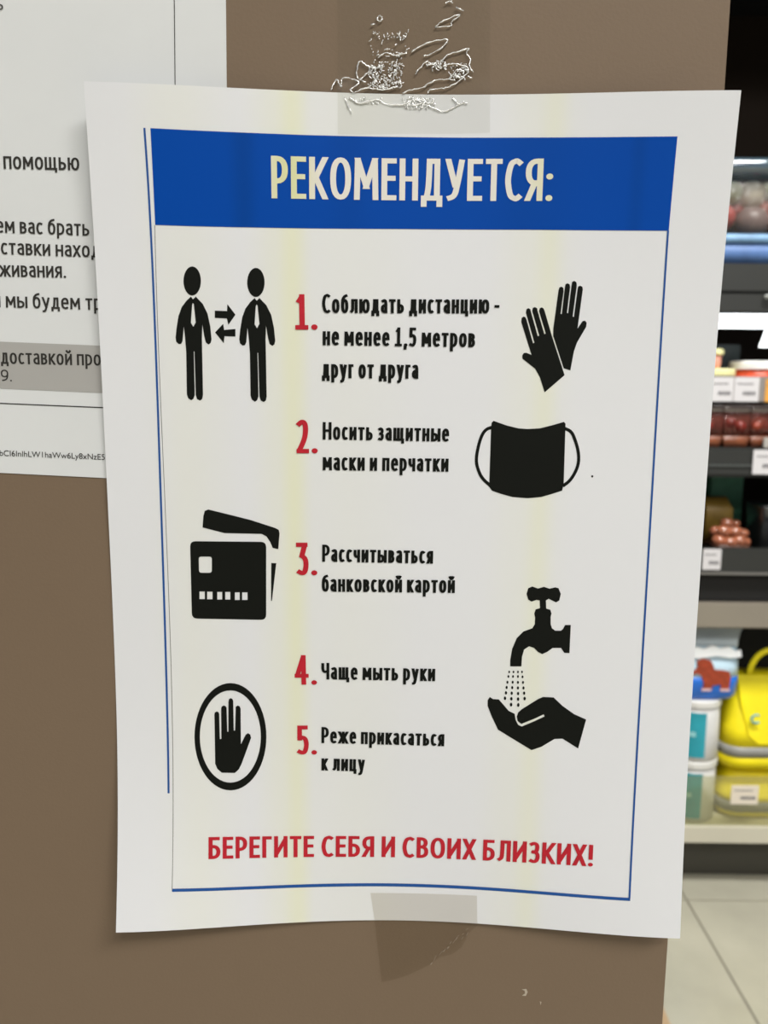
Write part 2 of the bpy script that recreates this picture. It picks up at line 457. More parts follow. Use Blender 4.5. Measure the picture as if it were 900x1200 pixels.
DATA = {
 'icons': {"figure_pictogram":[[[[[-70.23,87.89],[-70.31,86.96],[-70.5,86.07],[-70.8,85.24],[-71.18,84.51],[-71.64,83.92],[-72.16,83.47],[-72.71,83.19],[-73.29,83.09],[-73.86,83.17],[-74.39,83.43],[-74.89,83.86],[-75.31,84.45],[-75.65,85.16],[-75.89,85.97],[-76.03,86.86],[-76.05,87.78],[-75.96,88.71],[-75.77,89.59],[-75.47,90.41],[-75.09,91.13],[-74.63,91.73],[-74.11,92.17],[-73.56,92.45],[-72.99,92.55],[-72.43,92.47],[-71.89,92.21],[-71.4,91.79],[-70.98,91.21],[-70.64,90.5],[-70.4,89.69],[-70.26,88.81]]],[[[-73.73,82.71],[-75.24,81.36],[-76.93,79.21],[-78.11,76.26],[-78.9,72.24],[-79.33,69.01],[-79.16,67.66],[-78.31,66.86],[-77.48,67.04],[-77.01,67.96],[-76.43,72.81],[-76.11,69.05],[-75.87,64.19],[-76.05,49.96],[-75.64,48.59],[-74.61,47.88],[-73.82,48.45],[-73.34,49.72],[-73.28,64.5],[-73.06,64.5],[-73.0,49.73],[-72.6,48.35],[-71.61,47.81],[-70.82,48.37],[-70.51,49.76],[-70.43,64.26],[-70.41,69.13],[-70.13,73.55],[-69.58,69.68],[-69.08,67.53],[-68.17,66.9],[-67.44,67.45],[-67.14,68.64],[-67.47,72.94],[-68.29,77.21],[-69.84,80.39],[-72.11,82.74],[-73.06,81.82]],[[-73.2,80.6],[-72.83,80.34],[-72.35,74.21],[-73.21,72.75],[-73.99,74.03],[-73.44,79.8]]]],[[[[-48.84,87.77],[-48.9,86.84],[-49.08,85.94],[-49.36,85.11],[-49.74,84.38],[-50.19,83.78],[-50.71,83.33],[-51.26,83.05],[-51.84,82.95],[-52.41,83.03],[-52.96,83.3],[-53.46,83.73],[-53.9,84.32],[-54.25,85.04],[-54.51,85.86],[-54.66,86.75],[-54.7,87.67],[-54.63,88.6],[-54.45,89.49],[-54.17,90.32],[-53.79,91.04],[-53.34,91.64],[-52.83,92.08],[-52.28,92.36],[-51.7,92.46],[-51.13,92.38],[-50.59,92.12],[-50.09,91.69],[-49.65,91.11],[-49.3,90.4],[-49.04,89.58],[-48.88,88.69]]],[[[-52.28,82.57],[-53.77,81.22],[-55.44,79.06],[-56.58,76.1],[-57.31,72.07],[-57.69,68.83],[-57.49,67.48],[-56.62,66.68],[-55.79,66.85],[-55.34,67.78],[-54.83,72.64],[-54.44,68.87],[-54.13,64.0],[-54.1,49.75],[-53.67,48.37],[-52.62,47.66],[-51.83,48.23],[-51.37,49.5],[-51.53,64.3],[-51.31,64.31],[-51.04,49.51],[-50.6,48.13],[-49.61,47.59],[-48.82,48.15],[-48.53,49.54],[-48.66,64.07],[-48.72,68.95],[-48.51,73.37],[-47.89,69.5],[-47.36,67.34],[-46.43,66.71],[-45.7,67.26],[-45.42,68.45],[-45.82,72.77],[-46.71,77.05],[-48.32,80.24],[-50.64,82.6],[-51.58,81.68]],[[-51.71,80.45],[-51.33,80.19],[-50.75,74.04],[-51.59,72.58],[-52.4,73.86],[-51.94,79.65]]]]],"arrow_pictogram":[[[[[-65.82,78.21],[-61.68,78.11],[-61.52,80.41],[-58.86,76.98],[-61.33,73.57],[-61.78,75.71],[-65.87,75.81]]]],[[[[-58.95,72.21],[-58.99,69.67],[-62.72,69.78],[-62.99,67.4],[-65.88,70.98],[-63.08,73.87],[-62.79,71.83]]]]],"glove_pictogram":[[[[[47.39,52.18],[53.97,58.1],[49.06,71.27],[46.25,79.48],[45.8,80.4],[45.22,80.68],[44.57,80.39],[44.37,79.47],[46.97,72.05],[46.49,71.8],[43.88,79.46],[43.68,80.38],[42.84,80.77],[42.2,80.44],[42.08,79.44],[44.78,71.38],[44.3,71.05],[41.68,79.04],[41.4,80.04],[40.69,80.39],[40.09,80.02],[39.97,78.82],[43.23,68.97],[42.75,68.68],[40.22,76.61],[39.78,77.41],[39.16,77.6],[38.56,77.12],[38.49,75.79],[42.41,64.78],[40.65,65.49],[39.74,65.4],[39.24,64.58],[39.4,63.44],[43.83,60.14],[45.51,57.38]]]],[[[[53.57,60.43],[49.51,71.27],[49.44,73.69],[50.63,86.31],[50.87,87.3],[51.51,87.59],[52.18,87.2],[52.35,86.13],[51.68,78.62],[52.09,78.5],[52.7,87.32],[52.85,88.31],[53.48,88.71],[54.19,88.4],[54.47,87.53],[53.79,78.96],[54.2,78.81],[54.9,87.93],[55.04,89.12],[55.75,89.52],[56.51,89.02],[56.68,87.95],[55.8,77.78],[56.22,77.62],[57.02,86.96],[57.18,87.68],[57.86,87.96],[58.57,87.57],[58.77,86.78],[57.63,73.78],[59.14,76.21],[59.95,76.46],[60.63,75.82],[60.54,74.42],[57.69,69.14],[56.77,66.09],[55.87,59.76]]]]],"mask_pictogram":[[[[[30.11,42.18],[34.63,40.67],[38.86,39.68],[42.02,39.52],[46.2,39.79],[50.35,40.89],[54.48,42.15],[55.04,41.48],[55.32,20.88],[54.9,18.2],[51.35,16.97],[47.69,15.84],[42.93,15.33],[37.61,15.68],[33.32,16.79],[30.36,17.82],[29.37,19.14],[29.39,40.08],[29.51,41.49]]],[[[29.75,40.51],[29.61,40.46],[29.31,40.37],[28.87,40.24],[28.24,40.04],[27.61,39.71],[27.06,39.26],[26.57,38.7],[26.15,38.05],[25.78,37.29],[25.44,36.43],[25.13,35.45],[24.85,34.37],[24.61,33.29],[24.41,32.22],[24.24,31.14],[24.11,30.05],[24.06,29.01],[24.09,28.04],[24.2,27.12],[24.39,26.28],[24.64,25.45],[24.94,24.62],[25.29,23.8],[25.71,22.96],[26.24,22.14],[26.89,21.35],[27.64,20.61],[28.47,19.91],[29.09,19.39],[29.49,19.05],[29.7,18.88],[30.4,19.74],[30.2,19.91],[29.79,20.25],[29.18,20.77],[28.38,21.43],[27.7,22.1],[27.14,22.8],[26.67,23.51],[26.3,24.26],[25.97,25.02],[25.69,25.79],[25.47,26.55],[25.3,27.29],[25.2,28.1],[25.17,28.98],[25.22,29.94],[25.34,30.97],[25.5,32.01],[25.7,33.05],[25.93,34.1],[26.2,35.13],[26.49,36.04],[26.79,36.83],[27.12,37.5],[27.46,38.04],[27.83,38.46],[28.23,38.79],[28.68,39.02],[29.21,39.18],[29.65,39.32],[29.95,39.41],[30.09,39.45]]],[[[54.38,39.5],[54.55,39.43],[54.88,39.29],[55.38,39.08],[56.0,38.83],[56.49,38.49],[56.93,38.04],[57.31,37.46],[57.65,36.73],[58.0,35.93],[58.32,35.09],[58.64,34.22],[58.94,33.33],[59.18,32.44],[59.36,31.55],[59.5,30.66],[59.58,29.77],[59.59,28.92],[59.53,28.11],[59.41,27.33],[59.22,26.57],[58.96,25.79],[58.63,24.99],[58.23,24.17],[57.76,23.33],[57.26,22.59],[56.75,21.96],[56.21,21.43],[55.62,20.97],[55.16,20.61],[54.85,20.37],[54.7,20.25],[55.39,19.36],[55.55,19.48],[55.85,19.72],[56.31,20.07],[56.95,20.57],[57.58,21.19],[58.16,21.91],[58.71,22.72],[59.21,23.62],[59.64,24.51],[60.0,25.37],[60.28,26.23],[60.49,27.07],[60.63,27.95],[60.69,28.86],[60.68,29.8],[60.59,30.76],[60.45,31.71],[60.25,32.67],[59.99,33.61],[59.68,34.55],[59.35,35.45],[59.01,36.32],[58.66,37.15],[58.27,37.98],[57.78,38.71],[57.19,39.32],[56.5,39.79],[55.78,40.1],[55.28,40.3],[54.95,40.44],[54.78,40.51]]]]],"ink_speck":[[[[[65.5,23.38],[65.4,23.08],[65.15,22.95],[64.88,23.07],[64.76,23.37],[64.85,23.67],[65.11,23.8],[65.37,23.68]]]]],"bank_card_pictogram":[[[[[-76.32,-3.85],[-76.2,-2.99],[-75.84,-2.37],[-75.23,-2.0],[-74.39,-1.88],[-51.13,-1.78],[-50.29,-1.9],[-49.69,-2.27],[-49.34,-2.88],[-49.23,-3.74],[-49.47,-28.47],[-49.6,-29.35],[-49.97,-29.98],[-50.59,-30.36],[-51.45,-30.48],[-74.42,-30.39],[-75.28,-30.26],[-75.89,-29.87],[-76.26,-29.24],[-76.38,-28.36]],[[-73.37,-8.38],[-73.31,-7.97],[-73.13,-7.67],[-72.85,-7.49],[-72.45,-7.43],[-69.6,-7.39],[-69.2,-7.44],[-68.92,-7.62],[-68.75,-7.91],[-68.7,-8.31],[-68.79,-12.38],[-68.86,-12.79],[-69.03,-13.09],[-69.32,-13.27],[-69.73,-13.34],[-72.48,-13.37],[-72.88,-13.32],[-73.17,-13.15],[-73.34,-12.86],[-73.4,-12.45]],[[-73.41,-20.27],[-71.47,-20.24],[-71.53,-23.09],[-73.48,-23.12]],[[-70.65,-20.28],[-68.7,-20.25],[-68.76,-23.1],[-70.71,-23.13]],[[-67.01,-20.33],[-65.22,-20.3],[-65.27,-23.15],[-67.07,-23.18]],[[-64.14,-20.29],[-62.3,-20.26],[-62.35,-23.11],[-64.19,-23.14]],[[-60.66,-20.39],[-58.92,-20.37],[-58.96,-23.22],[-60.71,-23.24]],[[-58.05,-20.36],[-56.1,-20.33],[-56.14,-23.17],[-58.09,-23.2]]],[[[-69.58,9.65],[-70.85,9.12],[-71.39,7.17],[-71.74,3.17],[-63.95,1.22],[-50.8,1.14],[-49.04,0.19],[-47.79,-1.75],[-46.89,-3.91],[-44.92,-4.35],[-44.42,1.39],[-44.71,2.67],[-45.97,3.32],[-54.78,6.11],[-63.82,8.29]]],[[[-47.45,-9.41],[-45.67,-9.49],[-47.37,-23.41],[-47.67,-23.25]]]]],"hand_pictogram":[[[[[-66.41,-89.16],[-61.56,-89.22],[-60.08,-87.79],[-59.01,-85.58],[-55.47,-75.61],[-55.75,-74.29],[-56.59,-73.77],[-57.43,-74.31],[-59.24,-78.08],[-59.22,-64.24],[-59.63,-63.37],[-60.29,-63.16],[-61.01,-63.7],[-61.33,-72.82],[-61.83,-72.83],[-61.9,-61.44],[-62.19,-60.66],[-62.81,-60.36],[-63.48,-60.81],[-63.67,-61.91],[-63.81,-73.3],[-64.23,-73.3],[-64.37,-64.1],[-64.74,-63.45],[-65.4,-63.2],[-66.12,-63.6],[-66.38,-64.35],[-66.45,-76.05],[-67.0,-76.19],[-67.12,-66.55],[-67.41,-65.81],[-68.03,-65.55],[-68.75,-66.0],[-68.89,-66.79],[-68.83,-85.65],[-68.08,-87.63]]]]],"ring_pictogram":[[[[[-49.79,-75.04],[-49.89,-77.37],[-50.15,-79.68],[-50.58,-81.93],[-51.16,-84.1],[-51.9,-86.16],[-52.77,-88.07],[-53.78,-89.83],[-54.91,-91.4],[-56.14,-92.76],[-57.45,-93.89],[-58.84,-94.79],[-60.28,-95.44],[-61.76,-95.84],[-63.25,-95.97],[-64.75,-95.84],[-66.22,-95.46],[-67.65,-94.82],[-69.02,-93.93],[-70.32,-92.81],[-71.53,-91.48],[-72.63,-89.94],[-73.61,-88.22],[-74.46,-86.34],[-75.16,-84.32],[-75.7,-82.18],[-76.09,-79.96],[-76.31,-77.69],[-76.36,-75.38],[-76.24,-73.07],[-75.96,-70.79],[-75.51,-68.56],[-74.91,-66.42],[-74.15,-64.39],[-73.26,-62.5],[-72.24,-60.77],[-71.11,-59.22],[-69.88,-57.87],[-68.57,-56.73],[-67.19,-55.83],[-65.75,-55.17],[-64.29,-54.77],[-62.81,-54.61],[-61.34,-54.72],[-59.88,-55.08],[-58.47,-55.69],[-57.11,-56.55],[-55.83,-57.64],[-54.64,-58.96],[-53.55,-60.48],[-52.58,-62.18],[-51.74,-64.05],[-51.03,-66.07],[-50.48,-68.2],[-50.09,-70.43],[-49.85,-72.72]],[[-51.85,-74.99],[-51.93,-76.99],[-52.16,-78.97],[-52.52,-80.9],[-53.02,-82.76],[-53.64,-84.53],[-54.39,-86.18],[-55.24,-87.68],[-56.2,-89.03],[-57.24,-90.2],[-58.36,-91.18],[-59.53,-91.95],[-60.76,-92.52],[-62.01,-92.86],[-63.28,-92.97],[-64.54,-92.87],[-65.79,-92.54],[-67.0,-91.99],[-68.17,-91.23],[-69.27,-90.27],[-70.29,-89.12],[-71.23,-87.8],[-72.05,-86.32],[-72.77,-84.7],[-73.36,-82.96],[-73.83,-81.12],[-74.15,-79.21],[-74.34,-77.25],[-74.38,-75.27],[-74.28,-73.28],[-74.04,-71.32],[-73.67,-69.4],[-73.15,-67.56],[-72.52,-65.82],[-71.76,-64.19],[-70.9,-62.7],[-69.94,-61.36],[-68.9,-60.2],[-67.78,-59.22],[-66.61,-58.45],[-65.39,-57.88],[-64.15,-57.53],[-62.89,-57.4],[-61.64,-57.49],[-60.41,-57.8],[-59.21,-58.33],[-58.06,-59.07],[-56.97,-60.01],[-55.96,-61.15],[-55.03,-62.45],[-54.21,-63.92],[-53.49,-65.53],[-52.9,-67.27],[-52.43,-69.1],[-52.1,-71.02],[-51.9,-72.99]]]]],"tap_pictogram":[[[[[39.02,-46.14],[43.03,-46.05],[43.13,-42.48],[43.79,-39.71],[45.51,-38.45],[47.29,-39.02],[48.82,-40.51],[50.32,-41.27],[52.05,-40.44],[54.03,-38.87],[56.96,-38.8],[58.21,-40.61],[60.09,-40.69],[60.09,-30.23],[58.05,-30.27],[57.36,-31.8],[56.68,-32.42],[54.64,-32.46],[53.43,-31.58],[52.9,-30.07],[52.79,-27.36],[53.03,-26.14],[52.56,-24.77],[51.09,-24.37],[50.85,-21.37],[51.81,-20.75],[52.7,-21.16],[54.48,-22.02],[55.61,-21.28],[56.03,-18.87],[55.13,-16.8],[53.96,-16.52],[51.95,-17.04],[49.89,-16.42],[47.88,-17.06],[45.82,-16.38],[44.39,-17.01],[43.89,-19.11],[44.55,-21.2],[45.75,-21.9],[47.47,-21.26],[48.64,-21.42],[48.87,-24.24],[47.31,-24.75],[46.91,-26.27],[47.26,-27.77],[47.24,-30.19],[46.42,-31.73],[43.25,-33.01],[41.0,-35.49],[39.5,-39.5],[38.94,-43.81]]]]],"cupped_hand_pictogram":[[[[[32.02,-57.92],[31.29,-59.19],[31.36,-61.38],[32.85,-65.11],[35.41,-70.39],[39.37,-72.81],[47.92,-77.92],[51.44,-76.54],[56.08,-73.37],[59.04,-73.15],[64.84,-76.75],[67.24,-65.59],[62.78,-63.65],[58.5,-60.65],[55.12,-57.51],[51.27,-57.42],[49.53,-58.27],[43.76,-62.3],[42.5,-63.58],[42.08,-65.16],[42.44,-66.85],[43.85,-67.94],[48.64,-65.73],[51.83,-64.02],[52.16,-64.82],[48.67,-66.67],[44.0,-68.94],[42.67,-68.29],[41.71,-66.43],[41.27,-64.12],[39.03,-63.05],[37.48,-61.22],[35.32,-58.77],[33.24,-58.7]]]]],"water_drop_pictogram":[[[[[39.07,-48.24],[38.99,-48.59],[38.76,-48.74],[38.53,-48.6],[38.42,-48.26],[38.5,-47.91],[38.73,-47.76],[38.96,-47.89]]]],[[[[38.86,-49.98],[38.77,-50.36],[38.53,-50.52],[38.28,-50.37],[38.16,-49.99],[38.25,-49.61],[38.49,-49.45],[38.74,-49.6]]]],[[[[38.6,-52.15],[38.51,-52.57],[38.25,-52.74],[37.98,-52.58],[37.86,-52.17],[37.95,-51.76],[38.21,-51.58],[38.48,-51.74]]]],[[[[38.4,-54.14],[38.3,-54.59],[38.03,-54.78],[37.74,-54.6],[37.61,-54.16],[37.71,-53.72],[37.98,-53.53],[38.27,-53.7]]]],[[[[38.26,-56.2],[38.15,-56.68],[37.86,-56.88],[37.56,-56.69],[37.42,-56.22],[37.53,-55.74],[37.82,-55.54],[38.12,-55.73]]]],[[[[38.0,-58.26],[37.89,-58.77],[37.58,-58.99],[37.26,-58.79],[37.11,-58.29],[37.22,-57.78],[37.53,-57.56],[37.85,-57.76]]]],[[[[40.6,-48.2],[40.52,-48.56],[40.3,-48.71],[40.06,-48.57],[39.95,-48.22],[40.04,-47.87],[40.26,-47.72],[40.5,-47.86]]]],[[[[40.51,-49.94],[40.42,-50.32],[40.18,-50.48],[39.93,-50.33],[39.82,-49.95],[39.9,-49.57],[40.14,-49.41],[40.4,-49.56]]]],[[[[40.5,-52.1],[40.4,-52.52],[40.14,-52.7],[39.88,-52.53],[39.75,-52.12],[39.85,-51.71],[40.1,-51.53],[40.37,-51.7]]]],[[[[40.42,-54.15],[40.32,-54.6],[40.04,-54.79],[39.76,-54.62],[39.62,-54.17],[39.72,-53.73],[40.0,-53.54],[40.28,-53.71]]]],[[[[40.34,-56.27],[40.23,-56.75],[39.94,-56.95],[39.64,-56.76],[39.5,-56.29],[39.6,-55.81],[39.89,-55.61],[40.2,-55.8]]]],[[[[40.32,-58.39],[40.21,-58.9],[39.9,-59.12],[39.58,-58.92],[39.43,-58.41],[39.54,-57.9],[39.85,-57.69],[40.17,-57.89]]]],[[[[40.3,-60.64],[40.19,-61.18],[39.86,-61.41],[39.52,-61.2],[39.37,-60.66],[39.49,-60.12],[39.81,-59.89],[40.15,-60.1]]]],[[[[42.2,-48.17],[42.11,-48.52],[41.89,-48.67],[41.65,-48.53],[41.55,-48.18],[41.63,-47.83],[41.85,-47.68],[42.09,-47.82]]]],[[[[42.28,-49.89],[42.2,-50.28],[41.95,-50.44],[41.7,-50.29],[41.59,-49.91],[41.67,-49.53],[41.92,-49.36],[42.17,-49.52]]]],[[[[42.39,-52.12],[42.29,-52.53],[42.04,-52.71],[41.77,-52.55],[41.64,-52.14],[41.74,-51.72],[42.0,-51.55],[42.26,-51.71]]]],[[[[42.49,-54.23],[42.39,-54.67],[42.12,-54.86],[41.83,-54.69],[41.7,-54.25],[41.8,-53.8],[42.07,-53.61],[42.36,-53.79]]]],[[[[42.65,-56.34],[42.55,-56.81],[42.26,-57.02],[41.95,-56.83],[41.81,-56.36],[41.92,-55.88],[42.21,-55.68],[42.51,-55.86]]]],[[[[42.75,-58.45],[42.64,-58.96],[42.33,-59.18],[42.01,-58.98],[41.86,-58.47],[41.98,-57.96],[42.28,-57.75],[42.6,-57.95]]]],[[[[42.92,-60.69],[42.8,-61.24],[42.48,-61.47],[42.14,-61.25],[41.98,-60.72],[42.1,-60.18],[42.42,-59.95],[42.76,-60.16]]]],[[[[43.67,-48.13],[43.59,-48.48],[43.36,-48.63],[43.13,-48.49],[43.02,-48.15],[43.1,-47.79],[43.33,-47.64],[43.56,-47.78]]]],[[[[43.94,-49.98],[43.85,-50.36],[43.61,-50.52],[43.36,-50.37],[43.24,-49.99],[43.33,-49.61],[43.57,-49.45],[43.82,-49.6]]]],[[[[44.22,-52.07],[44.13,-52.49],[43.87,-52.67],[43.6,-52.5],[43.48,-52.09],[43.57,-51.68],[43.83,-51.5],[44.09,-51.67]]]],[[[[44.5,-54.18],[44.4,-54.62],[44.13,-54.81],[43.84,-54.64],[43.71,-54.2],[43.81,-53.75],[44.08,-53.56],[44.37,-53.74]]]],[[[[44.83,-56.16],[44.73,-56.63],[44.44,-56.84],[44.14,-56.65],[43.99,-56.18],[44.1,-55.7],[44.39,-55.5],[44.69,-55.68]]]],[[[[45.11,-58.2],[45.0,-58.71],[44.7,-58.93],[44.37,-58.73],[44.23,-58.23],[44.34,-57.72],[44.64,-57.5],[44.96,-57.7]]]]]},
 'lines': {"header_band":[[[-84.74,135.3],[-72.92,135.14],[-60.18,135.09],[-34.34,135.02],[-4.94,135.13],[38.76,135.09],[63.54,134.94],[86.26,134.91]],[[-84.69,105.59],[-74.06,105.48],[-60.92,105.48],[-34.42,105.58],[-4.64,105.86],[39.95,106.0],[65.37,105.88],[85.98,105.84]]],"left_line":[[[-86.99,135.3],[-86.8,126.6],[-86.67,117.75],[-86.6,108.75],[-86.55,99.61],[-86.53,90.32],[-86.53,80.89],[-86.53,71.33],[-86.54,61.64],[-86.54,51.83],[-86.55,41.91],[-86.56,31.86],[-86.57,21.69],[-86.57,11.4],[-86.58,0.98],[-86.6,-9.56],[-86.61,-20.22],[-86.62,-31.01],[-86.63,-41.9],[-86.63,-52.88],[-86.62,-63.93],[-86.6,-75.01],[-86.56,-86.09],[-86.52,-97.14]],[[-86.34,135.32],[-86.14,126.62],[-86.01,117.77],[-85.93,108.77],[-85.88,99.62],[-85.85,90.33],[-85.84,80.9],[-85.84,71.34],[-85.84,61.65],[-85.84,51.84],[-85.84,41.91],[-85.85,31.87],[-85.85,21.7],[-85.85,11.41],[-85.86,0.99],[-85.86,-9.55],[-85.87,-20.21],[-85.88,-30.99],[-85.88,-41.88],[-85.88,-52.87],[-85.86,-63.92],[-85.84,-75.0],[-85.81,-86.09],[-85.77,-97.14]]],"inner_line":[[[-84.93,105.48],[-85.13,96.28],[-85.26,86.94],[-85.33,77.47],[-85.35,67.86],[-85.32,58.14],[-85.26,48.29],[-85.18,38.33],[-85.08,28.24],[-84.97,18.04],[-84.87,7.71],[-84.77,-2.74],[-84.69,-13.31],[-84.63,-24.01],[-84.58,-34.83],[-84.55,-45.74],[-84.54,-56.75],[-84.54,-67.81],[-84.55,-78.89],[-84.57,-89.97],[-84.6,-101.01],[-84.65,-111.97],[-84.71,-122.83],[-84.82,-133.59]],[[-84.74,105.48],[-84.93,96.28],[-85.06,86.94],[-85.13,77.47],[-85.14,67.87],[-85.12,58.14],[-85.06,48.29],[-84.97,38.33],[-84.87,28.25],[-84.76,18.04],[-84.66,7.71],[-84.56,-2.74],[-84.48,-13.31],[-84.41,-24.01],[-84.36,-34.82],[-84.33,-45.74],[-84.32,-56.74],[-84.32,-67.8],[-84.33,-78.89],[-84.35,-89.97],[-84.38,-101.01],[-84.43,-111.97],[-84.5,-122.84],[-84.6,-133.6]]],"bottom_line":[[[-84.78,-133.06],[-77.48,-133.2],[-70.16,-133.29],[-62.81,-133.33],[-55.43,-133.34],[-48.01,-133.32],[-40.56,-133.28],[-33.07,-133.23],[-25.55,-133.18],[-18.0,-133.14],[-10.44,-133.1],[-2.88,-133.08],[4.69,-133.08],[12.25,-133.09],[19.79,-133.12],[27.3,-133.17],[34.78,-133.23],[42.23,-133.3],[49.63,-133.39],[57.0,-133.47],[64.33,-133.54],[71.63,-133.6],[78.9,-133.63],[86.16,-133.62]],[[-84.77,-134.19],[-77.47,-134.36],[-70.15,-134.46],[-62.81,-134.51],[-55.43,-134.53],[-48.01,-134.53],[-40.56,-134.5],[-33.06,-134.47],[-25.54,-134.43],[-17.99,-134.4],[-10.43,-134.37],[-2.86,-134.35],[4.71,-134.35],[12.28,-134.36],[19.82,-134.39],[27.34,-134.43],[34.82,-134.48],[42.27,-134.55],[49.68,-134.62],[57.04,-134.69],[64.37,-134.76],[71.67,-134.8],[78.95,-134.83],[86.21,-134.81]]],"right_line":[[[85.45,105.84],[85.53,96.58],[85.62,87.18],[85.69,77.65],[85.75,68.0],[85.8,58.24],[85.84,48.37],[85.87,38.4],[85.89,28.33],[85.9,18.15],[85.92,7.87],[85.93,-2.51],[85.93,-13.0],[85.94,-23.59],[85.94,-34.29],[85.94,-45.09],[85.93,-56.0],[85.91,-66.99],[85.88,-78.05],[85.83,-89.17],[85.76,-100.34],[85.68,-111.53],[85.6,-122.75],[85.53,-133.99]],[[86.06,105.85],[86.15,96.58],[86.24,87.18],[86.32,77.66],[86.39,68.01],[86.44,58.25],[86.48,48.38],[86.51,38.41],[86.54,28.33],[86.56,18.16],[86.57,7.88],[86.59,-2.5],[86.6,-12.98],[86.61,-23.58],[86.61,-34.28],[86.61,-45.08],[86.61,-55.98],[86.59,-66.97],[86.56,-78.03],[86.51,-89.15],[86.44,-100.31],[86.37,-111.5],[86.29,-122.71],[86.21,-133.95]]]},
 'text': [["headline","РЕКОМЕНДУЕТСЯ:",[-46.19,114.9],[47.18,115.18],13.33,0.145,"white_ink"],["item_number","1.",[-38.52,72.28],[-30.91,72.38],11.74,0.155,"red_ink"],["item_number","2.",[-38.23,30.01],[-30.83,30.11],11.59,0.155,"red_ink"],["item_number","3.",[-38.4,-13.7],[-30.96,-13.58],11.83,0.155,"red_ink"],["item_number","4.",[-39.2,-54.73],[-31.07,-54.58],11.2,0.155,"red_ink"],["item_number","5.",[-38.52,-81.73],[-31.06,-81.61],11.24,0.155,"red_ink"],["text_line","Соблюдать дистанцию -",[-29.37,77.96],[30.91,78.49],6.25,0.17,"black_ink"],["text_line","не менее 1,5 метров",[-29.18,67.17],[22.98,67.13],6.31,0.17,"black_ink"],["text_line","друг от друга",[-29.43,56.07],[3.81,56.23],6.37,0.17,"black_ink"],["text_line","Носить защитные",[-29.13,34.9],[14.86,34.76],6.07,0.17,"black_ink"],["text_line","маски и перчатки",[-29.11,24.17],[14.93,24.26],6.13,0.17,"black_ink"],["text_line","Рассчитываться",[-29.25,-8.61],[10.24,-8.69],6.19,0.17,"black_ink"],["text_line","банковской картой",[-29.33,-19.61],[18.28,-19.25],6.25,0.17,"black_ink"],["text_line","Чаще мыть руки",[-29.48,-52.53],[11.97,-52.36],6.3,0.17,"black_ink"],["text_line","Реже прикасаться",[-29.45,-77.15],[15.86,-77.34],6.27,0.17,"black_ink"],["text_line","к лицу",[-29.43,-87.85],[-13.34,-88.01],6.37,0.17,"black_ink"],["closing_line","БЕРЕГИТЕ СЕБЯ И СВОИХ БЛИЗКИХ!",[-71.4,-122.28],[72.07,-122.22],8.4,0.18,"red_ink"]],
 'ntext': [["помощью",[-135.43,124.24],[-110.1,123.93],5.39,0.142],["ем вас брать",[-139.16,103.74],[-107.71,102.88],5.09,0.142],["ставки наход",[-138.0,96.68],[-104.55,95.82],5.09,0.142],["живания.",[-138.89,89.32],[-116.25,89.1],5.09,0.142],["и мы будем тр",[-141.86,79.15],[-104.56,78.49],5.09,0.142],["доставкой про",[-140.24,60.11],[-105.66,59.72],5.09,0.142],["9.",[-140.6,54.22],[-136.72,54.11],3.89,0.13],["ь",[-135.39,173.48],[-132.61,173.37],3.59,0.13]],
 'nband': [[-216.71,69.93],[-104.34,66.48],[-105.02,50.37],[-218.31,54.24]],
 'nrule': [[-218.83,49.19],[-104.63,45.49],[-104.65,45.14],[-218.86,48.83]],
 'nvline': [[-76.43,206.96],[-76.16,206.96],[-77.25,148.2],[-77.53,148.2]],
 'ncode': [[-142.64,28.23],[-105.7,27.13],2.1],
 'ncorner': [[-60.39,150.95],[-61.7,18.88]],
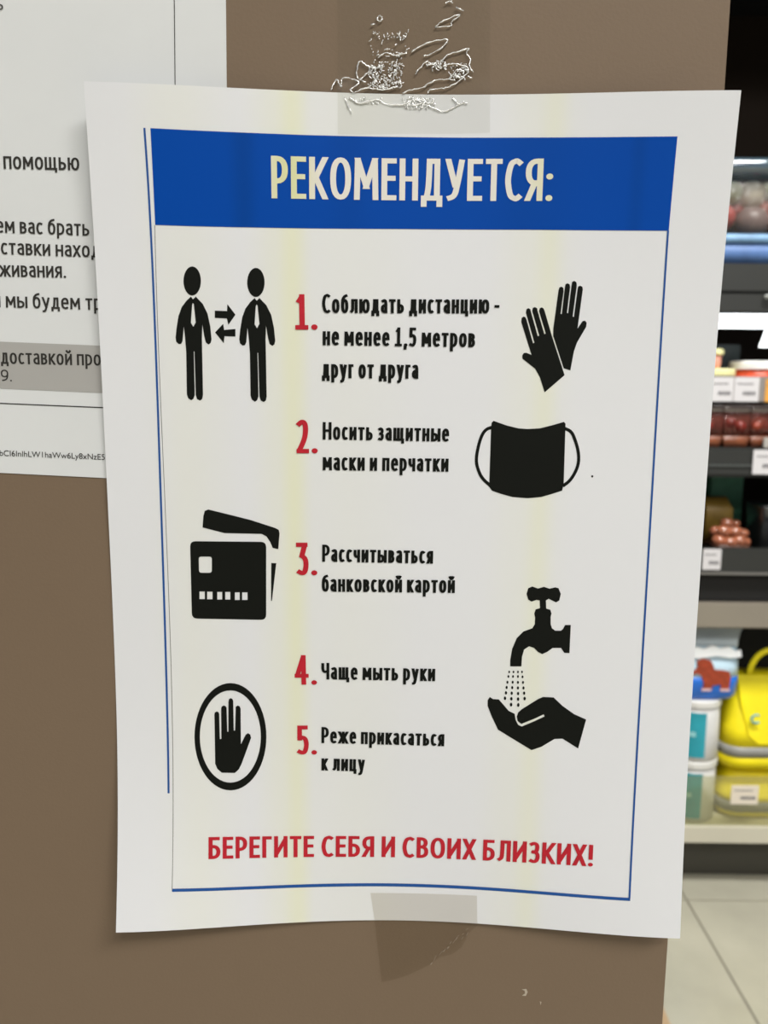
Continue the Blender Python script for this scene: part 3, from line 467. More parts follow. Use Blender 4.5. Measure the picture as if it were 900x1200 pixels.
 'ridges': [[[-26.6,149.2],[-25.5,151.3],[-24.7,152.7],[-23.2,150.3],[-22.9,153.1],[-19.5,152.9],[-17.6,151.7],[-20.2,149.3],[-19.1,148.6]],[[-17.7,153.1],[-18.2,155.6],[-17.2,158.4],[-15.8,157.7],[-14.0,156.0],[-16.2,153.5],[-17.4,152.7],[-15.0,152.0]],[[-0.6,161.3],[2.7,163.4],[7.1,164.9],[10.8,165.4],[11.1,164.6],[9.0,162.5],[5.7,160.8],[3.5,160.3]],[[7.3,169.3],[9.9,171.1],[14.3,172.8],[15.0,172.5],[12.5,170.7],[12.1,169.4],[7.3,169.1]],[[9.1,158.3],[11.6,160.8],[14.6,161.5],[18.2,162.6],[17.5,161.2],[18.9,159.4],[18.5,157.4],[19.9,155.6]],[[-3.0,148.7],[-0.1,149.8],[3.6,150.6],[6.6,152.4],[10.3,153.2],[14.0,153.1]],[[5.2,148.8],[5.9,149.9],[10.4,150.4],[13.3,151.4],[17.0,153.9]],[[10.2,157.3],[13.2,158.0],[16.9,157.3],[18.4,156.0],[16.2,153.9],[13.3,154.5],[12.2,153.1]],[[-11.8,171.4],[-10.9,172.2],[-10.1,171.4],[-10.9,170.6],[-11.8,171.4]],[[-13.6,169.6],[-12.3,169.9]],[[1.0,154.7],[2.4,156.5],[4.2,158.3]],[[10.3,176.2],[11.6,176.9],[12.7,176.3]],[[13.8,175.2],[16.1,174.0]],[[-11.4,159.5],[-8.8,161.2],[-5.8,160.2],[-1.8,161.0]],[[13.3,154.5],[14.7,156.3],[16.9,155.6]],[[-19.1,148.6],[-15.0,149.9],[-9.8,149.7],[-4.6,150.8]],[[-22.1,146.9],[-20.9,144.2],[-19.8,142.1]],[[-20.6,147.1],[-17.2,145.3],[-12.0,146.5],[-8.2,145.3],[-3.0,145.1],[0.7,146.7],[4.5,145.2],[7.5,144.0],[10.5,143.1],[13.5,144.3],[16.5,145.8],[18.5,145.7]],[[-2.2,146.0],[-0.4,147.4],[2.2,146.7],[4.5,146.1],[0.8,145.0],[-1.5,145.6]],[[13.4,147.5],[15.3,145.4],[17.2,146.1]]],
 'dots': [[[-14.0,158.4],[-3.1,150.1]],[[-13.7,167.4],[-1.7,159.6]],[[4.2,158.6],[11.0,156.2]],[[12.4,158.0],[18.5,153.5]],[[-3.0,147.5],[7.5,144.1]],[[-19.5,146.7],[-9.7,145.5]]],
 'tape_top': [[-24.8,192.0],[24.4,192.5],[25.9,136.6],[16.3,136.3],[-3.4,136.1],[-24.3,135.4]],
 'tape_bottom': [[-10.7,-137.0],[29.7,-136.8],[30.2,-149.2],[27.1,-153.6],[24.6,-159.4],[21.1,-162.3],[16.2,-163.8],[13.0,-166.8],[4.8,-171.3],[-1.1,-173.6],[-6.0,-174.8],[-9.0,-148.4]],
 'scuffs': [[[47.7,-177.5],[49.5,-177.2],[50.1,-178.6],[49.4,-180.3],[47.9,-180.1],[49.1,-179.2],[48.9,-178.0]],[[55.0,-182.5],[55.6,-182.8],[55.3,-184.2]]]
}


# ------------------------------------------------------------------ setting
SHELF_Y = 1.95
def struct(o): return tag(o, kind='structure')
wall_brown = mat('brown_laminate', (126, 107, 87), 0.62, spec=0.35, noise=0.02, nscale=6, bump=0.04, bscale=900)
front = MB().box(-1.30, 0.10345, 0.0, 0.10, 0, 2.6).build('wall_front', wall_brown, bevel=0.0008)
struct(front)
# small chips and scuffs of the brown face
for k, r in enumerate(DATA['scuffs']):
    bm = flat_bm([[mm(r)]])
    o = wrap('scuff', bm, mat('pale_chip', (190, 178, 160), .5), front, lambda x, z, l: (x, -l, z + PZ), 0.0003, None)
    o['label'] = 'small pale chip in the brown surface'
dark_brown = mat('dark_brown_wall', (46, 36, 28), 0.6, noise=0.08, nscale=3)
struct(MB().box(-1.6, 3.4, 2.62, 2.70, 0, 4.0).build('wall_back', dark_brown))
struct(MB().box(-3.5, 3.5, -5.0, 2.7, 4.0, 4.06).build('ceiling', mat('ceiling_white', (225, 222, 214), .8)))
grout = mat('grout', (140, 136, 122), 0.8)
floor = struct(MB().box(-3.0, 3.4, -4.2, 2.7, -0.06, -0.004).build('floor', grout))
tile_m = mat('floor_tile', (178, 175, 158), 0.24, spec=0.5, noise=0.13, nscale=3.5)
T = 0.6; J = 0.003
tile_me = None
for i in range(-6, 4):
    for k in range(-9, 2):
        x0 = 0.86 + i * T; y0 = 1.892 + k * T
        if x0 + T > 3.4 or x0 < -3.0 or y0 < -4.2 or y0 + T > 2.7: continue
        if tile_me is None:
            o = MB().box(J, T - J, J, T - J, -0.01, 0).build('floor_tile', tile_m, floor, bevel=0.0012)
            tile_me = o.data
        else:
            o = bpy.data.objects.new('floor_tile', tile_me); COL.objects.link(o); o.parent = floor
        o.location = (x0, y0, 0)
struct(MB().box(0.30, 0.655, 0.105, 1.90, 0.0006, 0.006).build('trim_1', mat('tan_strip', (176, 150, 118), .5), bevel=0.001))

# lamps of the shop ceiling, behind and above the camera
for k, (x, y, sx, sy, lab) in enumerate(((0.3, -3.6, 2.4, .5, 'white ceiling lamp far behind the camera'), (1.3, -2.2, 2.2, .5, 'white ceiling lamp behind and to the right of the camera'), (1.1, .55, 1.6, .5, 'white ceiling lamp over the aisle by the shelves'))):
    t = thing('ceiling_lamp', lab, 'lamp', (x, y, 4.0), 'shop ceiling lamps')
    MB().box(-sx / 2 - .03, sx / 2 + .03, -sy / 2 - .03, sy / 2 + .03, -.05, 0).build('housing', mat('lamp_housing', (235, 235, 232), .5), t, bevel=.004)
    MB().box(-sx / 2, sx / 2, -sy / 2, sy / 2, -.056, -.0502).build('diffuser', mat('lamp_diffuser', (255, 255, 255), .5, emit=(255, 250, 240), estr=6), t)

# ------------------------------------------------------------------ left notice
NB = (0, 0, PZ)
notice = thing('printed_notice', 'white printed notice in dark grey type, partly covered by the blue-headed poster', 'notice', NB)
tr_x, br = DATA['ncorner'][0], DATA['ncorner'][1]
R0 = Vector((br[0] / 1000, br[1] / 1000)); dn = Vector((-1, 0.0405)).normalized()
bm = bmesh.new()
wN, hN = .2095, .297
edge_dx = (tr_x[0] - br[0]) / (tr_x[1] - br[1])
NXg, NYg = 24, 34; grid = []
for a in range(NYg + 1):
    row = []
    for b in range(NXg + 1):
        fx, fy = b / NXg, a / NYg
        sk = 0.0405 * (1 - fy) + .012 * fy
        x = R0.x + edge_dx * fy * hN - fx * wN
        z = R0.y + fy * hN + fx * wN * sk
        lift = .0006 + .0014 * max(0, 1 - fy / .06) ** 2 * (0.3 + math.sin(fx * 9) ** 2) if fy < .06 else .0006
        row.append(bm.verts.new((x, -min(lift, .0009) if False else -0.00028 - 0.0001 * max(0, 1 - fy / .03) ** 2, z)))
    grid.append(row)
for a in range(NYg):
    for b in range(NXg):
        bm.faces.new((grid[a][b], grid[a][b + 1], grid[a + 1][b + 1], grid[a + 1][b])).smooth = True
for f in bm.faces:
    f.normal_update()
    if f.normal.y > 0: f.normal_flip()
bmesh.ops.solidify(bm, geom=bm.faces[:], thickness=0.0001)
sharpen(bm)
me = bpy.data.meshes.new('sheet'); bm.to_mesh(me); bm.free(); me.materials.append(paper2)
o = bpy.data.objects.new('sheet', me); COL.objects.link(o); o.parent = notice
PN = on_panel
wrap('shaded_band', flat_bm([[mm(DATA['nband'])]]), band_ink, notice, PN, .00025, .01)['label'] = 'light grey printed band'
wrap('ruled_line', flat_bm([[mm(DATA['nrule'])]]), text_ink, notice, PN, .0003, .01)
wrap('margin_line', flat_bm([[mm(DATA['nvline'])]]), text_ink, notice, PN, .0003, .01)
for text, A, B, cap, w in DATA['ntext']:
    lettering('text_line', text, A, B, cap, w, text_ink, notice, PN, .0005, step=None)
# the fine code line, in the built-in face
cu = bpy.data.curves.new('code_line', 'FONT'); cu.body = 'bCI6InlhLW1haWw6Ly8xNzE5'; cu.size = 1
tmp = bpy.data.objects.new('code_line', cu); COL.objects.link(tmp)
bpy.context.view_layer.update()
tme = bpy.data.meshes.new_from_object(tmp.evaluated_get(bpy.context.evaluated_depsgraph_get()))
bpy.data.objects.remove(tmp)
bm = bmesh.new(); bm.from_mesh(tme)
xs = [v.co.x for v in bm.verts]; x0, x1 = min(xs), max(xs)
A, B = [Vector(q) for q in mm(DATA['ncode'][:2])]
d = (B - A); L_ = d.length; d.normalize(); n = Vector((-d.y, d.x)); capk = DATA['ncode'][2] / 1000 / .729
for v in bm.verts:
    q = A + d * ((v.co.x - x0) / (x1 - x0) * L_) + n * v.co.y * capk
    v.co = (q.x, q.y, 0)
wrap('code_line', bm, text_ink, notice, PN, .0005, None)['label'] = 'tiny line of printed code'

# ------------------------------------------------------------------ the poster
poster = thing('recommendation_poster', 'white poster with a blue header, red numbers and black pictograms', 'poster', (0, 0, PZ))
bm = bmesh.new(); NU, NV = 56, 78; grid = []
for a in range(NV + 1):
    grid.append([bm.verts.new(on_page(-HW + 2 * HW * b / NU, -HH + 2 * HH * a / NV)) for b in range(NU + 1)])
for a in range(NV):
    for b in range(NU):
        f = bm.faces.new((grid[a][b], grid[a][b + 1], grid[a + 1][b + 1], grid[a + 1][b])); f.smooth = True
bm.normal_update()
for f in bm.faces:
    if f.normal.y > 0: f.normal_flip()
me = bpy.data.meshes.new('sheet')
bmesh.ops.solidify(bm, geom=bm.faces[:], thickness=0.0001)
sharpen(bm)
bm.to_mesh(me); bm.free(); me.materials.append(paper)
o = bpy.data.objects.new('sheet', me); COL.objects.link(o); o.parent = poster

LIFT = 0.00012
def strip(name, pair, m, lift, label=None, sub=6):
    a, b = [mm(r) for r in pair]
    bm = bmesh.new(); rows = []
    n = len(a)
    for k in range(n):
        rows.append([bm.verts.new((a[k][0] + (b[k][0] - a[k][0]) * j / sub, a[k][1] + (b[k][1] - a[k][1]) * j / sub, 0)) for j in range(sub + 1)])
    for k in range(n - 1):
        for j in range(sub):
            bm.faces.new((rows[k][j], rows[k][j + 1], rows[k + 1][j + 1], rows[k + 1][j]))
    o = wrap(name, bm, m, poster, on_page, lift, .006)
    if label: o['label'] = label
    return o
strip('header_band', DATA['lines']['header_band'], blue_ink, LIFT, 'solid blue header band')
strip('frame_line', DATA['lines']['left_line'], line_ink, LIFT, 'blue frame line down the left side', 1)
strip('frame_line', DATA['lines']['inner_line'], grey_ink, LIFT, 'hairline grey frame line on the left', 1)
strip('frame_line', DATA['lines']['bottom_line'], line_ink, LIFT, 'thick blue frame line along the bottom', 1)
strip('frame_line', DATA['lines']['right_line'], line_ink, LIFT * 1.5, 'blue frame line down the right side', 1)
ILAB = {'figure_pictogram': 'black pictogram of a standing figure with a tie', 'arrow_pictogram': 'small black arrow between the two figures',
        'glove_pictogram': 'black pictogram of a glove', 'mask_pictogram': 'black pictogram of a face mask', 'ink_speck': 'tiny ink speck',
        'bank_card_pictogram': 'black pictogram of bank cards', 'hand_pictogram': 'black raised hand inside the ring', 'ring_pictogram': 'black oval ring around the hand',
        'tap_pictogram': 'black pictogram of a water tap', 'cupped_hand_pictogram': 'black cupped hand under the tap', 'water_drop_pictogram': None}
for name, items in DATA['icons'].items():
    for polys in items:
        o = wrap(name, flat_bm([[mm(r) for r in rings] for rings in polys]), ink, poster, on_page, LIFT)
        if ILAB[name]: o['label'] = ILAB[name]
for name, text, A, B, cap, w, col in DATA['text']:
    lab = {'headline': 'white headline lettering', 'item_number': 'red number', 'closing_line': 'red closing line in capitals'}.get(name)
    lettering(name, text, A, B, cap, w, INKS[col], poster, on_page, LIFT * 2, lab)

# ------------------------------------------------------------------ tapes
tape_m = clear('clear_tape', (248, 248, 246), -0.016, 0.2, 0.012, (215, 212, 205), bump=.10, bscale=90, bdist=.0004)
tape_d = clear('dull_tape', (242, 240, 236), -0.014, 0.3, 0.015, (190, 180, 165))
ridge_m = mat('pucker_glint_film', (252, 252, 250), 0.22, metal=0.55, spec=1.0)  # white metallic film paints in the glints along the tape's puckers
tape = thing('adhesive_tape', 'clear sticky tape with puckers whitened as glints over the poster top edge', 'tape', (0, 0, PZ))
wrap('tape_strip', flat_bm([[mm(DATA['tape_top'])]]), tape_m, tape, on_tape, 0, .004)
rnd = random.Random(7)
mb = MB()
for r in DATA['ridges']:
    p = mm(r)
    p = smooth_path(p) if len(p) > 2 else p
    q = []
    for x, y in p: q.append(on_tape(x + rnd.uniform(-.00018, .00018), y + rnd.uniform(-.00018, .00018), .0001))
    mb.tube(q, [rnd.uniform(.00010, .00031) for _ in q], 5, .7)
mb.build('pucker', ridge_m, tape, True)['kind'] = 'stuff'
mb = MB()
for (a, b), cnt in zip(DATA['dots'], (210, 60, 56, 50, 110, 40)):
    (x0, y0), (x1, y1) = mm([a, b])
    for _ in range(cnt):
        x, y = rnd.uniform(x0, x1), rnd.uniform(y0, y1)
        an = rnd.uniform(0, 6.28); L1 = rnd.uniform(.0002, .0014); q = []
        for k in range(4):
            q.append(on_tape(x, y, .0001)); x += math.cos(an) * L1 / 3; y += math.sin(an) * L1 / 3; an += rnd.uniform(-1.2, 1.2)
        mb.tube(q, [rnd.uniform(.00006, .00024) for _ in q], 5, .7)
mb.build('air_bubble', ridge_m, tape, True)['kind'] = 'stuff'
tape2 = thing('adhesive_tape', 'dull torn piece of sticky tape under the poster bottom edge', 'tape', (0, 0, PZ))
wrap('tape_strip', flat_bm([[mm(DATA['tape_bottom'])]]), tape_d, tape2, on_tape, 0, .004)
mb = MB()
for k in range(16):
    t = k / 15
    x, y = mm([DATA['tape_bottom'][3]])[0]; x2, y2 = mm([DATA['tape_bottom'][7]])[0]
    px_, py_ = x + (x2 - x) * t + rnd.uniform(-.0012, .0004), y + (y2 - y) * t + rnd.uniform(-.0004, .002)
    q = [on_tape(px_ + .0004 * j, py_ + .0005 * j * rnd.uniform(.3, 1.5), .00005) for j in range(3)]
    mb.tube(q, rnd.uniform(.00005, .00014), 5, .6)
mb.build('torn_edge', mat('torn_film', (165, 150, 132), .3), tape2, True)['kind'] = 'stuff'

# ------------------------------------------------------------------ shelving behind
X0, X1 = 0.30, 1.90
black = mat('black_metal', (32, 32, 31), 0.4, spec=0.5, noise=.05, nscale=8)
deep = mat('matt_black', (16, 15, 14), 0.7)
silver = mat('silver_edge', (168, 160, 148), 0.32, metal=.55, noise=.05, nscale=4)
cream = mat('cream_shelf', (206, 202, 184), 0.4, noise=.03, nscale=4)
S = thing('shelving_unit', 'low shop shelf unit with a cream bottom shelf and silver upper edge', 'shelf', (X0, SHELF_Y, 0))
W_ = X1 - X0
def sb(x0, x1, y0, y1, z0, z1): return MB().box(x0, x1, y0, y1, z0, z1)
sb(0, W_, .07, .56, .002, .147).build('plinth', mat('dark_plinth', (66, 64, 56), .5), S)
sb(0, W_, 0.004, .56, .16, .196).build('shelf', cream, S, bevel=.003)
sb(0, W_, -.012, .004, .148, .201).build('shelf_edge', cream, S, bevel=.003)['label'] = 'cream shelf lip'
sb(0, W_, .56, .58, .15, .80).build('back_panel', deep, S)
sb(0, W_, .004, .56, .80, .862).build('shelf', mat('grey_shelf', (110, 104, 95), .5), S, bevel=.002)
sb(0, W_, -.012, .004, .792, .864).build('shelf_edge', silver, S, bevel=.004)['label'] = 'brushed silver shelf edge'
sb(-.03, 0, 0, .58, .002, .864).build('side_panel', deep, S)
sb(W_, W_ + .03, 0, .58, .002, .864).build('side_panel', deep, S)
guard = MB().box(0, W_, -.006, -.003, .2015, .352).build('guard', clear('acrylic', (240, 240, 228), 0.0, .10, .10, (226, 222, 190)), S, bevel=.001)
guard['label'] = 'hazy clear plastic guard'

Fc = thing('refrigerated_display', 'tall black display case with lit shelves standing above the low shelf', 'display case', (X0, SHELF_Y, 0.8645))
def fb(x0, x1, y0, y1, z0, z1): return MB().box(x0, x1, y0, y1, z0 - .8645, z1 - .8645)
fb(0, W_, .012, .56, .866, .940).build('plinth', deep, Fc)
fb(0, W_, .002, .56, .945, 1.000).build('shelf', black, Fc, bevel=.002)
fb(0, W_, -.010, .002, .942, 1.018).build('shelf_edge', mat('charcoal_edge', (48, 49, 47), .4), Fc, bevel=.004)
fb(0, W_, -.013, -.0105, .944, .951).build('edge_trim', mat('grey_trim', (140, 138, 134), .3, metal=.5), Fc)['label'] = 'thin grey trim line'
fb(0, W_, .06, .56, 1.235, 1.275).build('shelf', black, Fc, bevel=.002)
fb(0, W_, -.006, .06, 1.212, 1.292).build('shelf_edge', mat('charcoal_edge', (48, 49, 47), .4), Fc, bevel=.008)
fb(0, W_, -.010, -.0065, 1.242, 1.247).build('edge_trim', mat('dark_trim', (80, 84, 82), .3), Fc)
fb(0, W_, .06, .56, 1.430, 1.452).build('shelf', black, Fc, bevel=.002)
fb(0, W_, -.004, .008, 1.415, 1.482).build('shelf_edge', mat('label_rail', (140, 134, 130), .35), Fc, bevel=.002)['label'] = 'grey price rail'
fb(0, W_, .004, .56, 1.655, 1.772).build('shelf', black, Fc, bevel=.003)
fb(0, W_, -.010, .004, 1.700, 1.772).build('shelf_edge', mat('charcoal_edge', (48, 49, 47), .4), Fc, bevel=.003)
fb(0, W_, -.006, .003, 1.648, 1.697).build('shelf_edge', mat('charcoal_edge', (48, 49, 47), .4), Fc, bevel=.003)
fb(0, W_, .56, .60, .866, 2.6).build('back_panel', mat('brown_back', (36, 27, 19), .7, spec=.15, noise=.06, nscale=3), Fc)
fb(-.03, 0, .0, .60, .866, 2.6).build('side_panel', deep, Fc)
fb(W_, W_ + .03, .0, .60, .866, 2.6).build('side_panel', deep, Fc)
fb(-.03, W_ + .03, -.12, .60, 2.6, 2.66).build('shade_canopy', deep, Fc)  # unseen roof added to keep lamp light off the back panel
fb(0.02, W_ - .02, .0, .035, 1.609, 1.645).build('light_tube', mat('tube_glow', (255, 255, 255), .5, emit=(245, 250, 255), estr=3.2), Fc, bevel=.006)['label'] = 'glowing white light tube'
# glowing block put in for the bright white patch below the tube
MB().prism([(x - X0, z - .8645) for x, z in ((.985, 1.56), (1.06, 1.56), (1.06, 1.608), (1.0, 1.608))], .004, .03).build('glow_block', MATS['tube_glow'], Fc)['label'] = 'glowing white block under the light tube'

# price tags
tag_m = mat('price_tag_white', (214, 212, 214), .45)
tag_ink = mat('price_tag_ink', (110, 108, 112), .6)
def price_tag(x, z, w, h, y, label, m=tag_m, lines=((.18, .62, .25), (.30, .35, .45))):
    t = thing('price_tag', label, 'price tag', (x, y, z), 'price tags on the shelves')
    MB().box(-w / 2, w / 2, -.0015, 0, 0, h).build('card', m, t, bevel=.0004)
    mb = MB()
    rr = random.Random(int(x * 1000))
    for r_, (zf, a, b) in enumerate(((.70, .12, .75), (.26, .35, .85))):
        xx = -w / 2 + a * w
        while xx < -w / 2 + b * w:
            ww = rr.uniform(.002, .005)
            mb.box(xx, xx + ww, -.0020, -.0016, h * zf, h * zf + h * (.16 if r_ else .06)); xx += ww + .0012
    mb.build('print', tag_ink, t)['kind'] = 'stuff'
    return t
price_tag(.880, 1.4155, .062, .064, 1.9452, 'white price tag on the grey rail right beside the poster edge')
price_tag(.946, 1.4155, .066, .064, 1.9452, 'white price tag on the grey rail, right-hand one of the white pair')
price_tag(1.016, 1.4155, .040, .060, 1.9452, 'orange-yellow price tag on the grey rail', mat('orange_tag', (228, 164, 72), .45))
price_tag(1.012, 1.222, .075, .066, 1.9385, 'white price tag on the shelf under the dark red packs')
price_tag(.882, .958, .050, .058, 1.9368, 'white price tag on the black shelf edge below the copper-brown pieces')
price_tag(1.026, .268, .078, .058, 1.9435, 'white price tag on the clear guard before the lower yellow bag', mat('warm_tag', (232, 222, 206), .5))

# small chrome hook on the dark shelf edge
hk = MB(); hk.tube([(0, 0, 0), (0, -.012, .003), (0, -.018, .016), (0, -.012, .030), (0, -.002, .032)], .004, 8); hk.tube([(-.03, -.004, -.018), (-.018, -.010, -.016), (-.006, -.006, -.010)], .005, 8)
tag(hk.build('shelf_clip', mat('pale_plastic', (200, 204, 200), .15, spec=.9), None, True), 'small pale shiny clip on the dark shelf edge by the right border', 'clip').location = (1.002, 1.9385, 1.705)

pl = clear('pack_plastic', (236, 236, 234), .0, .12, .16, (150, 140, 132), bump=1.0, bscale=45, bdist=.006)
# ------- top: clear pack with a blue tray
t = thing('sweets_pack', 'clear dome pack of pink and white sweets on a blue tray', 'food pack', (.955, 2.055, 1.7725))
tr = MB()
tr.loft([rring(0, 0, 0, .148, .10, .35), rring(0, 0, .052, .156, .108, .35)])
tr.build('tray', mat('blue_tray', (82, 116, 170), .5, noise=.15, nscale=20), t, True)
tr = MB(); tr.loft([rring(0, 0, .052, .162, .112, .35), rring(0, 0, .074, .160, .110, .35)])
tr.build('tray_rim', mat('pale_blue_rim', (112, 150, 186), .45, noise=.2, nscale=30), t, True)
lid = MB(); lid.loft([rring(0, 0, .074, .156, .106, .4), rring(0, 0, .14, .150, .10, .5), rring(0, 0, .20, .138, .088, .6), rring(0, 0, .232, .120, .07, .7)])
lid.build('lid', pl, t, True)
lid = MB(); lid.loft([rring(0, 0, .228, .150, .10, .4), rring(0, 0, .262, .156, .106, .4)]); lid.build('lid_rim', clear('bluish_plastic', (190, 210, 222), .15, .1, .35, (110, 140, 160)), t, True)
cols = [mat('sweet_red', (176, 72, 70), .3), mat('sweet_pale', (186, 178, 160), .35), mat('sweet_green', (134, 144, 108), .35), mat('sweet_mauve', (128, 110, 108), .3), mat('sweet_pink', (206, 130, 122), .3)]
rs = random.Random(3)
def blob(mb, c, r, sq=(1, 1, 1), n=10):
    rings = []
    for i in range(1, 8):
        a = math.pi * i / 8
        rings.append([(c[0] + r * sq[0] * math.sin(a) * math.cos(2 * math.pi * k / n), c[1] + r * sq[1] * math.sin(a) * math.sin(2 * math.pi * k / n), c[2] - r * sq[2] * math.cos(a)) for k in range(n)])
    mb.loft(rings)
for (x, z, r, c) in ((-.085, .125, .040, 0), (-.06, .19, .034, 2), (.0, .115, .046, 3), (-.005, .185, .040, 1), (.075, .125, .042, 0), (.065, .19, .036, 1), (.12, .11, .028, 4), (-.12, .10, .028, 4), (.11, .175, .028, 4), (-.105, .17, .026, 1), (-.03, .15, .022, 0), (.035, .20, .02, 2), (.035, .155, .022, 4)):
    mb = MB(); blob(mb, (x, -.045 + rs.uniform(-.01, .02), z), r, (1, .9, .9)); mb.build('sweet', cols[c], t, True)

# ------- second level: stacked small tubs
def tub(name, label, x, y, z, r, h, body, lidc, lh=.014, ov=.004, group=None):
    t = thing(name, label, 'tub', (x, y, z), group)
    MB().loft([cring(0, 0, 0, r * .88), cring(0, 0, .004, r * .92), cring(0, 0, h - lh, r)]).build('body', body, t, True)
    MB().loft([cring(0, 0, h - lh, r + ov), cring(0, 0, h - lh * .2, r + ov), cring(0, 0, h, r + ov * .2)]).build('lid', lidc, t)
    return t
yl = mat('cream_yellow_lid', (236, 232, 172), .35)
tub('small_tub', 'small pink tub with pale yellow lid, stacked on another tub', .862, 2.02, 1.5035, .040, .052, mat('pink_tub', (206, 142, 122), .35, noise=.2, nscale=40), yl)
tub('small_tub', 'wide low tub with pale yellow lid under the pink tub', .880, 2.02, 1.4525, .056, .050, mat('beige_tub', (190, 168, 128), .4), yl, .018)
t_ = tub('small_tub', 'orange-red tub with white lid above the orange-yellow price tag', 1.012, 2.045, 1.4525, .068, .072, mat('orange_tub', (222, 82, 44), .35, noise=.2, nscale=30), mat('white_lid', (240, 240, 236), .35), .022)
dk = mat('dark_green_box', (34, 48, 44), .4, noise=.2, nscale=10)
o = MB().box(-.085, .085, -.03, .03, 0, .125).build('carton', dk, None, bevel=.003); o.location = (.94, 2.22, 1.4525)
tag(o, 'dark green carton at the back behind the small tubs', 'box')

# ------- third level: dark red packs
rp = [mat('dark_red_food', (112, 34, 26), .35, noise=.35, nscale=45, bump=.5, bscale=80), mat('russet_food', (150, 62, 40), .35, noise=.35, nscale=40, bump=.5, bscale=80)]
for k, (x, lab) in enumerate(((.862, 'clear pack of dark red food, leftmost on its shelf beside the poster'), (.936, 'clear pack of dark red food in the middle of its shelf'), (1.010, 'clear pack of russet food, rightmost on its shelf'))):
    t = thing('food_pack', lab, 'food pack', (x, 2.02, 1.2925), 'dark red packs on one shelf')
    rr = random.Random(k)
    MB().loft([rring(0, 0, 0, .032, .055, .12), rring(0, 0, .030, .0365, .058, .12)]).build('tray', mat('amber_tray', (120, 66, 40), .3, noise=.3, nscale=50), t, True)
    mb = MB()
    for q in range(7): blob(mb, (rr.uniform(-.02, .02), rr.uniform(-.05, .0), .045 + rr.uniform(0, .025)), rr.uniform(.012, .018))
    fo = mb.build('filling', rp[k == 2], t, True); fo['kind'] = 'stuff'
    MB().loft([rring(0, 0, .0305, .036, .057, .12), rring(0, 0, .06, .036, .056, .12), rring(0, 0, .092, .0365, .054, .12)]).build('lid', clear('reddish_plastic', (225, 180, 172), .02, .10, .30, (150, 82, 70), bump=.8, bscale=30, bdist=.005), t, True)
    MB().loft([rring(0, 0, .092, .0365, .052, .12), rring(0, 0, .114, .0365, .052, .12)]).build('lid_rim', clear('grey_plastic', (200, 196, 192), .2, .08, .45, (150, 132, 126)), t, True)
o = MB().box(-.03, .03, -.004, .004, 0, .028).build('card_insert', mat('grey_card', (176, 172, 166), .5), None, bevel=.001); o.location = (1.035, 1.952, 1.2925)
tag(o, 'small light grey card standing in front of the rightmost dark red pack', 'card')

# ------- fourth level: copper pouch, green and olive packs
t = thing('snack_pouch', 'clear pack of glossy copper-brown pieces on the black shelf', 'pouch', (.962, 2.03, 1.0005))
rr = random.Random(5)
MB().loft([rring(0, 0, 0, .044, .040, .5), rring(0, 0, .010, .052, .046, .5), rring(-.004, 0, .016, .050, .044, .5)]).build('pouch_base', mat('dark_brown_film', (84, 58, 46), .25, noise=.3, nscale=30), t, True)
cf = mat('copper_foil', (158, 96, 70), .10, spec=1.0, noise=.3, nscale=40, bump=.35, bscale=60)
for x, y, z, q in ((-.034, -.020, .026, .019), (-.008, -.030, .022, .018), (.020, -.026, .026, .020), (.040, -.018, .022, .016), (-.022, -.016, .052, .019), (.010, -.018, .052, .019), (.034, -.012, .046, .016), (-.010, -.006, .074, .017), (.016, -.002, .072, .014), (-.040, -.004, .050, .016)):
    mb = MB(); blob(mb, (x, y, z), q, (rr.uniform(1, 1.25), 1, rr.uniform(.75, .95))); mb.build('piece', cf, t, True)
o = MB().loft([rring(0, 0, 0, .042, .03, .2), rring(0, 0, .10, .040, .028, .2), rring(-.01, 0, .135, .036, .008, .2)]).build('olive_bag', mat('olive_pack', (150, 120, 52), .35, noise=.3, nscale=18), None, True); o.location = (.962, 2.13, 1.0005)
tag(o, 'upright olive-brown bag behind the copper-brown pieces', 'bag')
o = MB().box(-.05, .05, -.03, .03, 0, .205).build('green_box', mat('green_pack', (84, 150, 118), .4, noise=.25, nscale=14), None, bevel=.003); o.location = (1.022, 2.24, 1.0005)
tag(o, 'tall dull green box at the back of the black shelf', 'box')
cp = MB().loft([rring(0, 0, 0, .06, .05, .3), rring(0, 0, .12, .066, .056, .3), rring(0, 0, .125, .07, .06, .3)]).build('clear_box', clear('dark_clear', (170, 176, 178), .12, .08, .10, (110, 116, 120), bump=.5, bscale=20, bdist=.004), None, True); cp.location = (1.10, 2.05, 1.0005)
tag(cp, 'empty-looking clear grey plastic box right of the copper-brown pieces', 'box')

